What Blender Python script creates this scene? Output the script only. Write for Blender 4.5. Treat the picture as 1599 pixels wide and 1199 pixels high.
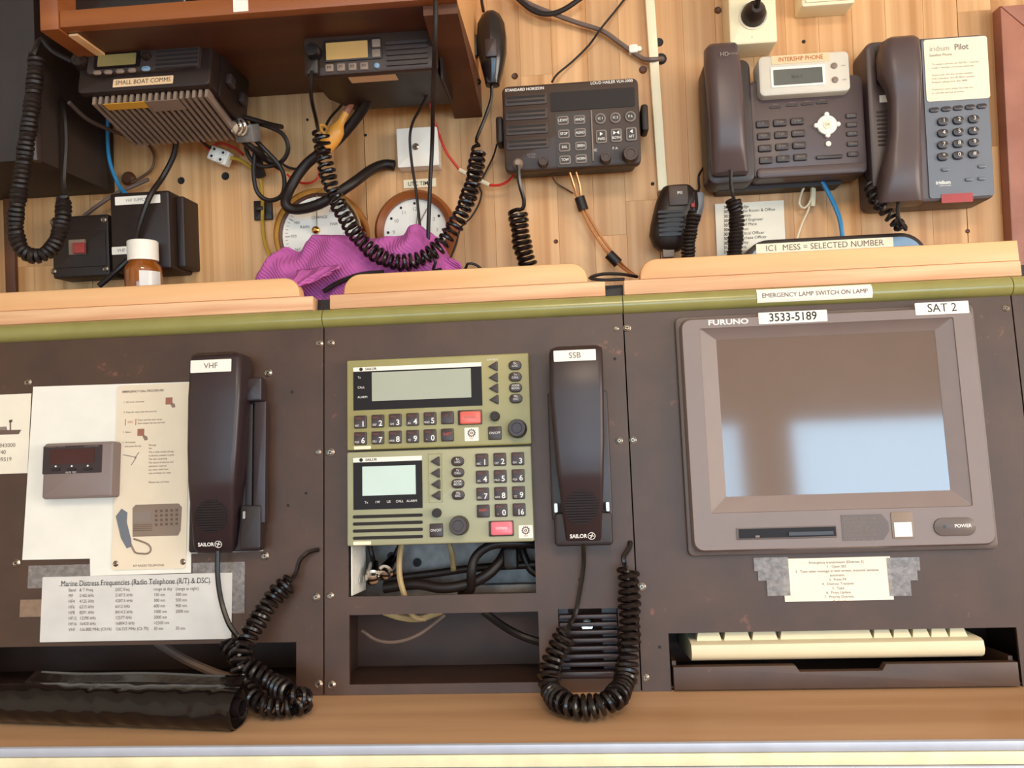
import bpy, math, random
from mathutils import Vector, Matrix
for _o in list(bpy.data.objects): bpy.data.objects.remove(_o)
sc = bpy.context.scene
col = sc.collection
rnd = random.Random(7)
R = math.radians
# ------------------------------------------------------------------ camera
FPX, CX, CY = 1290.0, 799.5, 599.5            # focal length and centre in pixels of the 1599x1199 frame
CAM = Vector((0, 0, 1.15))
_yaw, _pit, _rol = R(4.33), R(0.90), R(2.27)
_F = Vector((-math.sin(_yaw)*math.cos(_pit), math.cos(_yaw)*math.cos(_pit), math.sin(_pit)))
_R0 = Vector((math.cos(_yaw), math.sin(_yaw), 0)); _U0 = _R0.cross(_F)
_Rt = _R0*math.cos(_rol) - _U0*math.sin(_rol)
_Up = _R0*math.sin(_rol) + _U0*math.cos(_rol)
cd = bpy.data.cameras.new('camera'); cam = bpy.data.objects.new('camera', cd); col.objects.link(cam)
cd.sensor_width = 36; cd.sensor_fit = 'HORIZONTAL'; cd.lens = FPX/1599*36; cd.clip_start = .02
cam.matrix_world = Matrix(((_Rt.x, _Up.x, -_F.x, CAM.x), (_Rt.y, _Up.y, -_F.y, CAM.y), (_Rt.z, _Up.z, -_F.z, CAM.z), (0, 0, 0, 1)))
sc.camera = cam
# ------------------------------------------------------------------ sky, window light, exposure
w = bpy.data.worlds.new('sky'); sc.world = w; w.use_nodes = True
bg = w.node_tree.nodes['Background']; bg.inputs['Color'].default_value = (.62, .80, 1.0, 1); bg.inputs['Strength'].default_value = 3.0
def area(name, loc, tgt, sx, sy, power, color):
    l = bpy.data.lights.new(name, 'AREA'); l.shape = 'RECTANGLE'; l.size = sx; l.size_y = sy; l.energy = power; l.color = color
    o = bpy.data.objects.new(name, l); col.objects.link(o); o.location = loc
    o.rotation_euler = (Vector(tgt)-Vector(loc)).to_track_quat('-Z', 'Y').to_euler()
DAY = (.46, .77, 1.0)
area('daylight_rear_window_a', (.26, -2.18, 1.335), (.26, 0, 1.335), 1.00, .75, 15, DAY)
area('daylight_rear_window_b', (1.46, -2.18, 1.335), (1.46, 0, 1.335), .92, .75, 19, DAY)
area('daylight_rear_window_c', (-.94, -2.18, 1.335), (-.94, 0, 1.335), 1.00, .75, 8, DAY)
area('daylight_side_window', (2.08, -.45, 1.35), (0, -.30, 1.30), 1.5, .8, 38, (1, .84, .67))
area('overhead_warm_fill', (.2, -.75, 2.16), (.2, -.75, 0), .6, .6, 24, (1, .81, .60))  # added overhead fill that warms and softens the bluish window light
sc.view_settings.view_transform = 'Standard'; sc.view_settings.look = 'None'
sc.view_settings.gamma = 1; sc.view_settings.use_curve_mapping = False
sc.view_settings.exposure = -0.12
# ------------------------------------------------------------------ materials
def lin(h):
    h = h.lstrip('#'); c = [int(h[i:i+2], 16)/255 for i in (0, 2, 4)]
    return [x/12.92 if x <= .04045 else ((x+.055)/1.055)**2.4 for x in c]
MATS = {}
def mat(name, hexc, rough=.5, metal=0., var=.10, scale=30., bump=0., bscale=400., stretch=(1, 1, 1), coat=0., spec=.5, alpha=1., rand=0., hex2=None, emit=0.):
    m = bpy.data.materials.new(name); m.use_nodes = True; nt = m.node_tree; b = nt.nodes['Principled BSDF']
    c = lin(hexc); N = nt.nodes.new; L = nt.links.new
    b.inputs['Roughness'].default_value = rough; b.inputs['Metallic'].default_value = metal
    b.inputs['Specular IOR Level'].default_value = spec; b.inputs['Coat Weight'].default_value = coat
    if alpha < 1: b.inputs['Alpha'].default_value = alpha
    tc = N('ShaderNodeTexCoord'); mp = N('ShaderNodeMapping'); mp.inputs['Scale'].default_value = stretch
    L(tc.outputs['Object'], mp.inputs['Vector'])
    if rand:
        oi = N('ShaderNodeObjectInfo'); vm = N('ShaderNodeVectorMath'); vm.operation = 'SCALE'; vm.inputs[0].default_value = (37, 53, 71)
        L(oi.outputs['Random'], vm.inputs['Scale']); L(vm.outputs['Vector'], mp.inputs['Location'])
    nz = N('ShaderNodeTexNoise'); nz.inputs['Scale'].default_value = scale; nz.inputs['Detail'].default_value = 5
    L(mp.outputs['Vector'], nz.inputs['Vector'])
    rp = N('ShaderNodeValToRGB'); e = rp.color_ramp.elements
    c2 = lin(hex2) if hex2 else [min(1, x*(1+var)) for x in c]
    c1 = c if hex2 else [x*(1-var) for x in c]
    e[0].position = .32; e[1].position = .68; e[0].color = (*c1, 1); e[1].color = (*c2, 1)
    L(nz.outputs['Fac'], rp.inputs['Fac'])
    out = rp.outputs['Color']
    if rand:
        hs = N('ShaderNodeHueSaturation'); mr = N('ShaderNodeMapRange'); mr.inputs['To Min'].default_value = 1-rand; mr.inputs['To Max'].default_value = 1+rand
        L(oi.outputs['Random'], mr.inputs['Value']); L(mr.outputs['Result'], hs.inputs['Value']); L(out, hs.inputs['Color']); out = hs.outputs['Color']
    L(out, b.inputs['Base Color'])
    if bump:
        n2 = N('ShaderNodeTexNoise'); n2.inputs['Scale'].default_value = bscale; n2.inputs['Detail'].default_value = 3; L(mp.outputs['Vector'], n2.inputs['Vector'])
        bp = N('ShaderNodeBump'); bp.inputs['Strength'].default_value = bump; bp.inputs['Distance'].default_value = .001
        L(n2.outputs['Fac'], bp.inputs['Height']); L(bp.outputs['Normal'], b.inputs['Normal'])
    if emit:
        b.inputs['Emission Color'].default_value = (*c, 1); b.inputs['Emission Strength'].default_value = emit
    MATS[name] = m; return m
mat('plank', '#BC824A', .45, scale=70, stretch=(1.0, .0, .035), hex2='#E2AE78', rand=.17, bump=.10, bscale=160)
mat('wallpaint', '#E4D6C0', .7)
mat('ceilpaint', '#EDE3D2', .8)
mat('floorpaint', '#7A5A44', .6)
mat('mahogany', '#7C3E1A', .38, scale=22, stretch=(.08, 1, 1), hex2='#9C5828', bump=.08)
mat('mahogany_dark', '#4C2510', .5, scale=22, stretch=(.08, 1, 1), hex2='#633618')
mat('ledge', '#DC9F68', .42, scale=24, stretch=(.05, 1, 1), hex2='#F2C28E', bump=.08)
mat('ply', '#C4865A', .55, scale=60, stretch=(.05, 1, 2.5), hex2='#F2C59A', bump=.2)
mat('redwood', '#9A5E4A', .5, scale=20, stretch=(1, 1, .06), hex2='#AD705A')
mat('desk', '#B0845E', .4, scale=26, stretch=(.06, 1, 1), hex2='#CCA27C', bump=.05)
mat('cream', '#F4E4BC', .5)
mat('alu', '#C6C9D6', .5, .35, var=.05, bump=.05)
mat('olive', '#948C50', .24, var=.06, spec=.6)
mat('panel', '#442E23', .46, scale=18, hex2='#513728', bump=.04, bscale=900)
mat('panel_edge', '#4A3229', .6)
mat('black', '#281A15', .46, var=.08, spec=.4)
mat('black_gloss', '#1E1717', .22, var=.08)
mat('rubber', '#1F1512', .46, var=.08, spec=.4)
mat('cord', '#191110', .26, var=.08)
mat('handset', '#322325', .38, var=.05)
mat('handset_dk', '#281C1C', .5, var=.05)
mat('phone', '#524140', .38, var=.04)
mat('phone_dk', '#3B2E2B', .42, var=.04)
mat('key_dk', '#352A2A', .35, var=.04)
mat('slate', '#6E7078', .40, var=.04)
mat('hailer', '#3E2C23', .44, var=.05, spec=.4)
mat('hailer_dk', '#281B16', .45, var=.05)
mat('screenblack', '#1B1110', .45, var=.03, spec=.25)
mat('monitor', '#82706A', .42, var=.03)
mat('monitor_dk', '#64544E', .42, var=.03)
mat('monitor_glass', '#6E5A52', .075, var=.02, spec=.85)
mat('sailor', '#9A905E', .42, var=.04)
mat('sailor_lo', '#A09C7C', .42, var=.04)
mat('lcd', '#A8A996', .30, var=.02)
mat('lcd2', '#C3D2C6', .28, var=.02)
mat('lcd_dark', '#565650', .25, var=.03)
mat('lcd_amber', '#C89B5C', .35, var=.03)
mat('lcd_olive', '#8D7C4C', .35, var=.03)
mat('keybrown', '#3B2A28', .38, var=.06)
mat('redkey', '#E0685A', .30, var=.05)
mat('pinkred', '#E8707C', .28, var=.05)
mat('reddark', '#A83A38', .40)
mat('redwin', '#3E1414', .14)
mat('white', '#F2E9DC', .55, var=.03)
mat('paper', '#EFE3CF', .65, var=.03)
mat('papergrey', '#D9D2CC', .40, var=.05, coat=.35)
mat('plate', '#EFE8DC', .55, var=.03)
mat('plaque', '#E9D6BC', .40, var=.03)
mat('stickertan', '#E9C398', .6, var=.03)
mat('hood', '#D2C7B6', .4, var=.03)
mat('stickercream', '#F3E3C4', .6, var=.03)
mat('stickeryellow', '#D69C34', .6, var=.05)
mat('stickergrey', '#8A7464', .5, var=.05)
mat('ink', '#1E1614', .7, var=.02)
mat('inkgrey', '#8A7A70', .7, var=.02)
mat('inkbrown', '#6A5248', .7, var=.02)
mat('inkred', '#C0503C', .7, var=.02)
mat('inkorange', '#B4641C', .7, var=.02)
mat('inkwhite', '#EFE8E0', .6, var=.02)
mat('inkkey', '#8C4A3C', .6, var=.02)
mat('tape', '#9C928E', .22, var=.25, scale=180, alpha=.55, bump=.5, bscale=250)
mat('tapebrown', '#9C7E68', .3, var=.15, scale=120, alpha=.75, bump=.4, bscale=250)
mat('steel', '#A89A8C', .30, 1.0, var=.10)
mat('chrome', '#D8D2CC', .16, 1.0, var=.03)
mat('galv', '#7C7672', .5, .5, var=.2, scale=90)
mat('brass', '#C8964A', .25, 1.0, var=.06)
mat('dial', '#E9E4DA', .5, var=.02)
mat('amber', '#8A4A16', .08, var=.15, scale=60, coat=.8)
mat('socket', '#EFDFB8', .4, var=.03)
mat('pvc', '#F3E2BE', .45, var=.03)
mat('keycap', '#E3D2AE', .45, var=.03)
mat('bluecable', '#2C86BC', .35)
mat('bluepanel', '#7E9AB4', .4)
mat('redwire', '#C2281E', .35)
mat('yellow', '#B8922A', .4)
mat('orangeplug', '#E29A3E', .4)
mat('copper', '#C88A5A', .25, .6)
mat('greycable', '#6E5A50', .45)
mat('browncable', '#5A3A26', .5)
mat('tancable', '#A88C60', .5)
mat('whitecable', '#E6D8B8', .45)
mat('gold', '#A8905A', .3, .7)
mat('cloth', '#B8589A', .9, var=.12, scale=60, bump=.0)
mat('black_roll', '#150D0B', .12, var=.1, bump=.35, bscale=60, spec=.42)
# woven relief on the cloth
_m = MATS['cloth']; _nt = _m.node_tree; _wv = _nt.nodes.new('ShaderNodeTexWave'); _wv.inputs['Scale'].default_value = 130; _wv.bands_direction = 'DIAGONAL'; _wv.inputs['Distortion'].default_value = .5; _wv.inputs['Detail Scale'].default_value = 3
_tc = _nt.nodes.new('ShaderNodeTexCoord'); _nt.links.new(_tc.outputs['Object'], _wv.inputs['Vector'])
_bp = _nt.nodes.new('ShaderNodeBump'); _bp.inputs['Strength'].default_value = .6; _bp.inputs['Distance'].default_value = .0012
_nt.links.new(_wv.outputs['Fac'], _bp.inputs['Height']); _nt.links.new(_bp.outputs['Normal'], _nt.nodes['Principled BSDF'].inputs['Normal'])
# rust flecks and scuffs on the console paint (marks with a shape of their own)
_m = MATS['panel']; _nt = _m.node_tree; _b = _nt.nodes['Principled BSDF']; _old = _b.inputs['Base Color'].links[0].from_socket
_tc = _nt.nodes.new('ShaderNodeTexCoord')
_n1 = _nt.nodes.new('ShaderNodeTexNoise'); _n1.inputs['Scale'].default_value = 9; _n1.inputs['Detail'].default_value = 2
_n2 = _nt.nodes.new('ShaderNodeTexNoise'); _n2.inputs['Scale'].default_value = 95; _n2.inputs['Detail'].default_value = 6
for _x in (_n1, _n2): _nt.links.new(_tc.outputs['Object'], _x.inputs['Vector'])
_mu = _nt.nodes.new('ShaderNodeMath'); _mu.operation = 'MULTIPLY'; _nt.links.new(_n1.outputs['Fac'], _mu.inputs[0]); _nt.links.new(_n2.outputs['Fac'], _mu.inputs[1])
_rp = _nt.nodes.new('ShaderNodeValToRGB'); _rp.color_ramp.elements[0].position = .385; _rp.color_ramp.elements[1].position = .47
_nt.links.new(_mu.outputs[0], _rp.inputs['Fac'])
_mx = _nt.nodes.new('ShaderNodeMix'); _mx.data_type = 'RGBA'; _nt.links.new(_rp.outputs['Color'], _mx.inputs['Factor']); _nt.links.new(_old, _mx.inputs['A']); _mx.inputs['B'].default_value = (*lin('#7A4E3C'), 1)
_nt.links.new(_mx.outputs['Result'], _b.inputs['Base Color'])
# ------------------------------------------------------------------ frames: u right, v up, n towards the viewer
def ray(px, py):
    return (_F + _Rt*((px-CX)/FPX) - _Up*((py-CY)/FPX))
class Fr:
    def __init__(s, o, u, v):
        s.o = Vector(o); s.u = Vector(u).normalized(); s.v = Vector(v).normalized(); s.n = s.u.cross(s.v)
        s.M = Matrix(((s.u.x, s.v.x, s.n.x, s.o.x), (s.u.y, s.v.y, s.n.y, s.o.y), (s.u.z, s.v.z, s.n.z, s.o.z), (0, 0, 0, 1)))
        s.I = s.M.inverted()
    def hit(s, px, py, n=0.):
        r = ray(px, py); t = (n - (CAM-s.o).dot(s.n))/r.dot(s.n); return CAM + r*t
    def P(s, px, py, n=0.):
        q = s.I @ s.hit(px, py, n); return q.x, q.y
    def P3(s, px, py, n=0.):
        q = s.I @ s.hit(px, py, n); return (q.x, q.y, n)
    def S(s, px, py, n=0.):
        return (s.hit(px, py, n)-CAM).dot(_F)/FPX
    def at(s, px, py, n=0., rot=0., pitch=0., yaw=0.):
        o = s.hit(px, py, n); m = Matrix.Rotation(R(rot), 3, s.n)
        u = m @ s.u; v = m @ s.v
        if pitch: m = Matrix.Rotation(R(-pitch), 3, u); v = m @ v      # positive: the face looks up
        if yaw: m = Matrix.Rotation(R(yaw), 3, v); u = m @ u           # positive: the face turns to +u
        return Fr(o, u, v)
    def quad(s, q, n=0.):
        p = [s.P(*c, n) for c in q]
        return ((p[0][0]+p[3][0])/2, (p[2][1]+p[3][1])/2, (p[1][0]+p[2][0])/2, (p[0][1]+p[1][1])/2)
    def rc(s, px, py, wp, hp, n=0.):
        u, v = s.P(px, py, n); k = s.S(px, py, n)/2; return (u-wp*k, v-hp*k, u+wp*k, v+hp*k)
YW = 1.0
W = Fr((0, YW, 0), (1, 0, 0), (0, 0, 1))
TILT = R(6.8)
_p0 = CAM + ray(755, 780)*.86
C = Fr(_p0, (1, 0, 0), (0, math.sin(TILT), math.cos(TILT)))
ZD = C.hit(755, 1083).z                      # desk top height
HZ = Fr((0, 0, ZD), (1, 0, 0), (0, 1, 0))    # desk top plane
# ------------------------------------------------------------------ mesh builder
def smooth_path(pts, step=.004, closed=False):
    p = [Vector(x) for x in pts]; n = len(p); out = []
    for i in range(n-1):
        a, b = p[i], p[i+1]; z = p[i-1] if i > 0 else a*2-b; d = p[i+2] if i+2 < n else b*2-a
        k = max(2, int((b-a).length/step))
        for j in range(k):
            t = j/k; out.append(.5*((2*a)+(b-z)*t+(2*z-5*a+4*b-d)*t*t+(3*a-z-3*b+d)*t**3))
    out.append(p[-1]); return out
def frames(pts):
    T = [(pts[min(i+1, len(pts)-1)]-pts[max(i-1, 0)]).normalized() for i in range(len(pts))]
    a = Vector((0, 0, 1)) if abs(T[0].z) < .9 else Vector((1, 0, 0)); N = [(a-T[0]*a.dot(T[0])).normalized()]
    for i in range(1, len(pts)):
        q = N[-1]-T[i]*N[-1].dot(T[i]); N.append(q.normalized() if q.length > 1e-9 else N[-1])
    return T, N
class B:
    def __init__(s): s.v = []; s.f = []; s.m = []; s.k = 0; s.caps = set()
    def mi(s, k): s.k = k; return s
    def face(s, f): s.f.append(f); s.m.append(s.k)
    def ring(s, pts): b = len(s.v); s.v += [tuple(p) for p in pts]; return list(range(b, b+len(pts)))
    def skin(s, rings, cap0=True, cap1=True):
        ix = [s.ring(r) for r in rings]; n = len(ix[0])
        for a, b in zip(ix, ix[1:]):
            for i in range(n): s.face((a[i], a[(i+1) % n], b[(i+1) % n], b[i]))
        if cap0: s.caps.add(len(s.f)); s.face(tuple(reversed(ix[0])))
        if cap1: s.caps.add(len(s.f)); s.face(tuple(ix[-1]))
        return s
    def prism(s, poly, n0, n1, bev=0., top_in=0.):
        n = len(poly)
        def off(d):
            o = []
            for i in range(n):
                p, q, r = poly[i-1], poly[i], poly[(i+1) % n]
                e1 = Vector((q[0]-p[0], q[1]-p[1])); e2 = Vector((r[0]-q[0], r[1]-q[1]))
                if e1.length < 1e-9 or e2.length < 1e-9: o.append(q); continue
                e1.normalize(); e2.normalize(); m1 = Vector((-e1.y, e1.x)); m2 = Vector((-e2.y, e2.x)); m = m1+m2
                L = m.length
                if L < .2: o.append(q); continue
                m = m/L; k = d/max(.35, m.dot(m1)); o.append((q[0]+m.x*k, q[1]+m.y*k))
            return o
        rs = [[(x, y, n0) for x, y in poly]]
        if bev > 0:
            t = off(top_in) if top_in else poly
            rs.append([(x, y, n1-bev) for x, y in t])
            rs.append([(x, y, n1-bev*.3) for x, y in off(top_in+bev*.3)])
            rs.append([(x, y, n1) for x, y in off(top_in+bev)])
        else: rs.append([(x, y, n1) for x, y in (off(top_in) if top_in else poly)])
        return s.skin(rs)
    def rbox(s, q, n0, n1, r=0., bev=0., seg=4, top_in=0.):
        if bev and 0 < r < bev*1.05: r = bev*1.05
        return s.prism(rr(*q, r, seg), n0, n1, bev, top_in)
    def box(s, u0, v0, n0, u1, v1, n1): return s.prism([(u0, v0), (u1, v0), (u1, v1), (u0, v1)], n0, n1)
    def cyl(s, u, v, n0, n1, r, seg=16, bev=0., r1=None):
        r1 = r if r1 is None else r1
        c = lambda rad, n: [(u+rad*math.cos(2*math.pi*i/seg), v+rad*math.sin(2*math.pi*i/seg), n) for i in range(seg)]
        rs = [c(r, n0)]
        if bev: rs += [c(r1, n1-bev), c(r1-bev*.35, n1-bev*.3), c(r1-bev, n1)]
        else: rs.append(c(r1, n1))
        return s.skin(rs)
    def lathe(s, u, v, prof, seg=24, cap1=True):
        return s.skin([[(u+r*math.cos(2*math.pi*i/seg), v+r*math.sin(2*math.pi*i/seg), n) for i in range(seg)] for r, n in prof], cap1=cap1)
    def tube(s, pts, r, seg=8, step=.004, smooth=True):
        p = smooth_path(pts, step) if smooth else [Vector(x) for x in pts]
        T, N = frames(p); rs = []
        for i, (c, t, n) in enumerate(zip(p, T, N)):
            b = t.cross(n); rad = r(i/(len(p)-1)) if callable(r) else r
            rs.append([c+(n*math.cos(2*math.pi*k/seg)+b*math.sin(2*math.pi*k/seg))*rad for k in range(seg)])
        return s.skin(rs)
    def coil(s, pts, rad, wire, pitch, lead0=None, lead1=None, per=12, seg=6):
        p = smooth_path(pts, .0015); T, N = frames(p); acc = [0.]
        for a, b in zip(p, p[1:]): acc.append(acc[-1]+(b-a).length)
        L = acc[-1]; turns = max(1, round(L/pitch)); h = []; j = 0
        for i in range(turns*per+1):
            d = L*i/(turns*per)
            while j < len(acc)-2 and acc[j+1] < d: j += 1
            t = (d-acc[j])/max(1e-9, acc[j+1]-acc[j]); c = p[j].lerp(p[j+1], t); n = N[j]; b = T[j].cross(n); a = 2*math.pi*i/per
            ra = rad*(.92+.08*math.sin(i*.11))
            h.append(c+(n*math.cos(a)+b*math.sin(a))*ra)
        if lead0: h = smooth_path(list(lead0)+[h[0]], .004)[:-1]+h
        if lead1: h = h+smooth_path([h[-1]]+list(lead1), .004)[1:]
        return s.tube(h, wire, seg, smooth=False)
    def loft(s, secs, r=.3, seg=4):
        """secs: (uc, v, n_low, n_high, half_width); rounded-rectangle rings stacked along v"""
        rs = []
        for uc, v, a, b, hw in secs:
            rr_ = min((b-a)/2, hw)*r*1.99
            rs.append([(x, v, y) for x, y in rr(uc-hw, a, uc+hw, b, rr_, seg)][::-1])
        if secs[0][1] > secs[-1][1]: rs = rs[::-1]
        return s.skin(rs)
    def build(s, name, mats, parent=None, M=None, ang=38, flat=False):
        me = bpy.data.meshes.new(name); me.from_pydata(s.v, [], s.f)
        for m in ([mats] if isinstance(mats, str) else mats): me.materials.append(MATS[m])
        me.polygons.foreach_set('material_index', s.m)
        if not flat:
            me.polygons.foreach_set('use_smooth', [i not in s.caps for i in range(len(me.polygons))]); me.set_sharp_from_angle(angle=R(ang))
        me.update(); return put(name, me, parent, M)
def put(name, me, parent=None, M=None):
    o = bpy.data.objects.new(name, me); col.objects.link(o)
    if parent is not None: o.parent = parent
    if M is not None:
        if parent is not None: o.matrix_local = M
        else: o.matrix_world = M
    return o
def rr(u0, v0, u1, v1, r=0., seg=4):
    r = min(r, (u1-u0)/2*.999, (v1-v0)/2*.999)
    if r <= 1e-6: return [(u0, v0), (u1, v0), (u1, v1), (u0, v1)]
    o = []
    for cx, cy, a0 in ((u1-r, v0+r, -90), (u1-r, v1-r, 0), (u0+r, v1-r, 90), (u0+r, v0+r, 180)):
        for i in range(seg+1):
            a = R(a0+90*i/seg); o.append((cx+r*math.cos(a), cy+r*math.sin(a)))
    return o
def tag(o, label, cat, group=None):
    o['label'] = label; o['category'] = cat
    if group: o['group'] = group
    return o
def thing(name, D, label, cat, group=None):
    o = bpy.data.objects.new(name, None); col.objects.link(o); o.matrix_world = D.M; o.empty_display_size = .02
    return tag(o, label, cat, group)
def struct(o): o['kind'] = 'structure'; return o
# flat print: one mesh for each string, made once at the end
TXT = []
def text(parent, s, u, v, n, h, m='ink', align='CENTER', rot=0., sx=1., name='lettering', bold=0., label=None):
    TXT.append((parent, s, u, v, n, h, m, align, rot, sx, name, bold, label))
def flush_text():
    cache = {}
    for parent, s, u, v, n, h, m, align, rot, sx, name, bold, label in TXT:
        k = (s, align, bold)
        if k not in cache:
            c = bpy.data.curves.new('t', 'FONT'); c.body = s; c.align_x = align; c.align_y = 'CENTER'; c.offset = bold; c.resolution_u = 3; c.space_line = .95
            o = bpy.data.objects.new('t', c); col.objects.link(o); cache[k] = o
    bpy.context.view_layer.update(); dg = bpy.context.evaluated_depsgraph_get(); done = {}
    for k, o in cache.items(): done[k] = bpy.data.meshes.new_from_object(o.evaluated_get(dg))
    for o in cache.values(): c = o.data; bpy.data.objects.remove(o); bpy.data.curves.remove(c)
    made = {}
    for parent, s, u, v, n, h, m, align, rot, sx, name, bold, label in TXT:
        k = (s, align, bold, m)
        if k not in made:
            me = done[k[:3]].copy(); me.name = name; me.materials.clear(); me.materials.append(MATS[m])
            me.polygons.foreach_set('material_index', [0]*len(me.polygons)); made[k] = me
        z = h/.70
        M = Matrix.Translation((u, v, n)) @ Matrix.Rotation(R(rot), 4, 'Z') @ Matrix.Diagonal((z*sx, z, z, 1))
        o = put(name, made[k], parent, M)
        if label: o['label'] = label
def sticker(parent, D, q, n, m='white', s=None, h=None, ink='ink', name='sticker', r=.0008, th=.0004, align='CENTER', sx=1., bold=0., dv=0.):
    o = B().rbox(q, n, n+th, r, 0, 3).build(name, m, parent)
    if s: text(o, s, (q[0]+q[2])/2 if align == 'CENTER' else q[0]+.002, (q[1]+q[3])/2+dv, n+th+.00015, h, ink, align, sx=sx, bold=bold)
    return o
def printlines(parent, D, u0, v0, n, rows, h, m='inkgrey', sx=1.):
    for u, v, s in rows: text(parent, s, u0+u, v0+v, n, h, m, 'LEFT', sx=sx)
def screw_mesh():
    b = B(); b.mi(0).lathe(0, 0, [(.0042, 0), (.0042, .0006), (.0036, .0010), (.0033, .0006), (.0030, .0008), (.0020, .0016)], 14)
    b.mi(1)
    for a in (0, 1):
        w_, l_ = .0004, .0016
        b.box(*((-l_, -w_, .0012, l_, w_, .00175) if a == 0 else (-w_, -l_, .0012, w_, l_, .00175)))
    me = bpy.data.meshes.new('screw'); me.from_pydata(b.v, [], b.f)
    for m in ('steel', 'ink'): me.materials.append(MATS[m])
    me.polygons.foreach_set('material_index', b.m); me.update(); return me
SCREW = screw_mesh()
def screw(parent, D, px, py, n=0., s=1., rot=20):
    u, v = D.P(px, py, n)
    return put('screw', SCREW, parent, Matrix.Translation((u, v, n)) @ Matrix.Rotation(R(rot+(px*7+py*3) % 80), 4, 'Z') @ Matrix.Scale(s, 4))
def holes_plate(outer, holes, n0, n1):
    """flat plate with rectangular openings, one mesh"""
    us = sorted({outer[0], outer[2], *[x for h in holes for x in (h[0], h[2])]}); vs = sorted({outer[1], outer[3], *[x for h in holes for x in (h[1], h[3])]})
    us = [x for x in us if outer[0] <= x <= outer[2]]; vs = [x for x in vs if outer[1] <= x <= outer[3]]
    inh = lambda u, v: any(h[0] < u < h[2] and h[1] < v < h[3] for h in holes)
    nu, nv = len(us)-1, len(vs)-1
    solid = lambda i, j: 0 <= i < nu and 0 <= j < nv and not inh((us[i]+us[i+1])/2, (vs[j]+vs[j+1])/2)
    b = B(); id_ = {}
    def vx(i, j, k):
        if (i, j, k) not in id_: id_[i, j, k] = len(b.v); b.v.append((us[i], vs[j], n1 if k else n0))
        return id_[i, j, k]
    for i in range(nu):
        for j in range(nv):
            if not solid(i, j): continue
            b.face((vx(i, j, 1), vx(i+1, j, 1), vx(i+1, j+1, 1), vx(i, j+1, 1))); b.face((vx(i, j, 0), vx(i, j+1, 0), vx(i+1, j+1, 0), vx(i+1, j, 0)))
            if not solid(i-1, j): b.face((vx(i, j, 0), vx(i, j, 1), vx(i, j+1, 1), vx(i, j+1, 0)))
            if not solid(i+1, j): b.face((vx(i+1, j, 0), vx(i+1, j+1, 0), vx(i+1, j+1, 1), vx(i+1, j, 1)))
            if not solid(i, j-1): b.face((vx(i, j, 0), vx(i+1, j, 0), vx(i+1, j, 1), vx(i, j, 1)))
            if not solid(i, j+1): b.face((vx(i, j+1, 0), vx(i, j+1, 1), vx(i+1, j+1, 1), vx(i+1, j+1, 0)))
    return b
# ================================================================== THE ROOM
X0, X1, Y0, ZC = -1.9, 2.1, -2.2, 2.2
def wall(name, D, outer, holes, m='wallpaint'):
    return struct(holes_plate(outer, holes, -.06, 0).build(name, m, None, D.M))
struct(B().box(X0-.1, Y0-.1, -.06, X1+.1, YW+.06, 0).build('floor', 'floorpaint'))
struct(B().box(X0-.1, Y0-.1, ZC, X1+.1, YW+.06, ZC+.06).build('ceiling', 'ceilpaint'))
RW = Fr((0, Y0, 0), (-1, 0, 0), (0, 0, 1))                    # rear wall, faces +y
rear_win = [(-1.44, -.44), (-.24, .76), (1.0, 1.92)]
wall('wall_rear', RW, (-X1, 0, -X0, ZC), [(-b, .95, -a, 1.72) for a, b in rear_win])
LW = Fr((X0, 0, 0), (0, 1, 0), (0, 0, 1)); wall('wall_left', LW, (Y0, 0, YW, ZC), [])
SW = Fr((X1, 0, 0), (0, -1, 0), (0, 0, 1)); wall('wall_right', SW, (-YW, 0, -Y0, ZC), [(-.30, .95, 1.2, 1.75)])
def window(i, D, q):
    b = holes_plate((q[0]-.03, q[1]-.03, q[2]+.03, q[3]+.03), [q], -.05, .012)
    struct(b.build('window_%d' % i, 'white', None, D.M))
for i, (a, b_) in enumerate(rear_win): window(i+1, RW, (-b_, .95, -a, 1.72))
window(4, SW, (-.30, .95, 1.2, 1.75))
# planked wall the equipment hangs on
back = struct(B().box(X0, 0, -.06, X1, ZC, -.012).build('wall_back', 'mahogany_dark', None, W.M))
pw = .0385; u = -.80; pm = {}
def plank(u0, v0, u1, v1, n):
    k = (round(u1-u0, 4), round(v1-v0, 3))
    if k not in pm:
        hw, hh = k[0]/2, k[1]/2
        b = B().prism(rr(-hw, -hh, hw, hh), -.012, 0, .0003)
        me = bpy.data.meshes.new('plank'); me.from_pydata(b.v, [], b.f); me.materials.append(MATS['plank']); me.update(); pm[k] = me
    put('plank', pm[k], back, Matrix.Translation(((u0+u1)/2, (v0+v1)/2, n)))
i = 0
while u < .72:
    w_ = pw if i % 5 else pw*1.12; g = .0007 if i % 9 == 5 else .00005
    cuts = [.95] + sorted(1.10+rnd.choice(range(0, 14))*.04 for _ in range(rnd.choice((1, 1, 2)))) + [2.0]
    cuts = [c for k, c in enumerate(cuts) if k == 0 or c-cuts[k-1] > .05]
    for a, b_ in zip(cuts, cuts[1:]): plank(u+g, a+.00005, u+w_-.00005, b_-.00005, rnd.uniform(-.0002, 0))
    u += w_; i += 1
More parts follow.
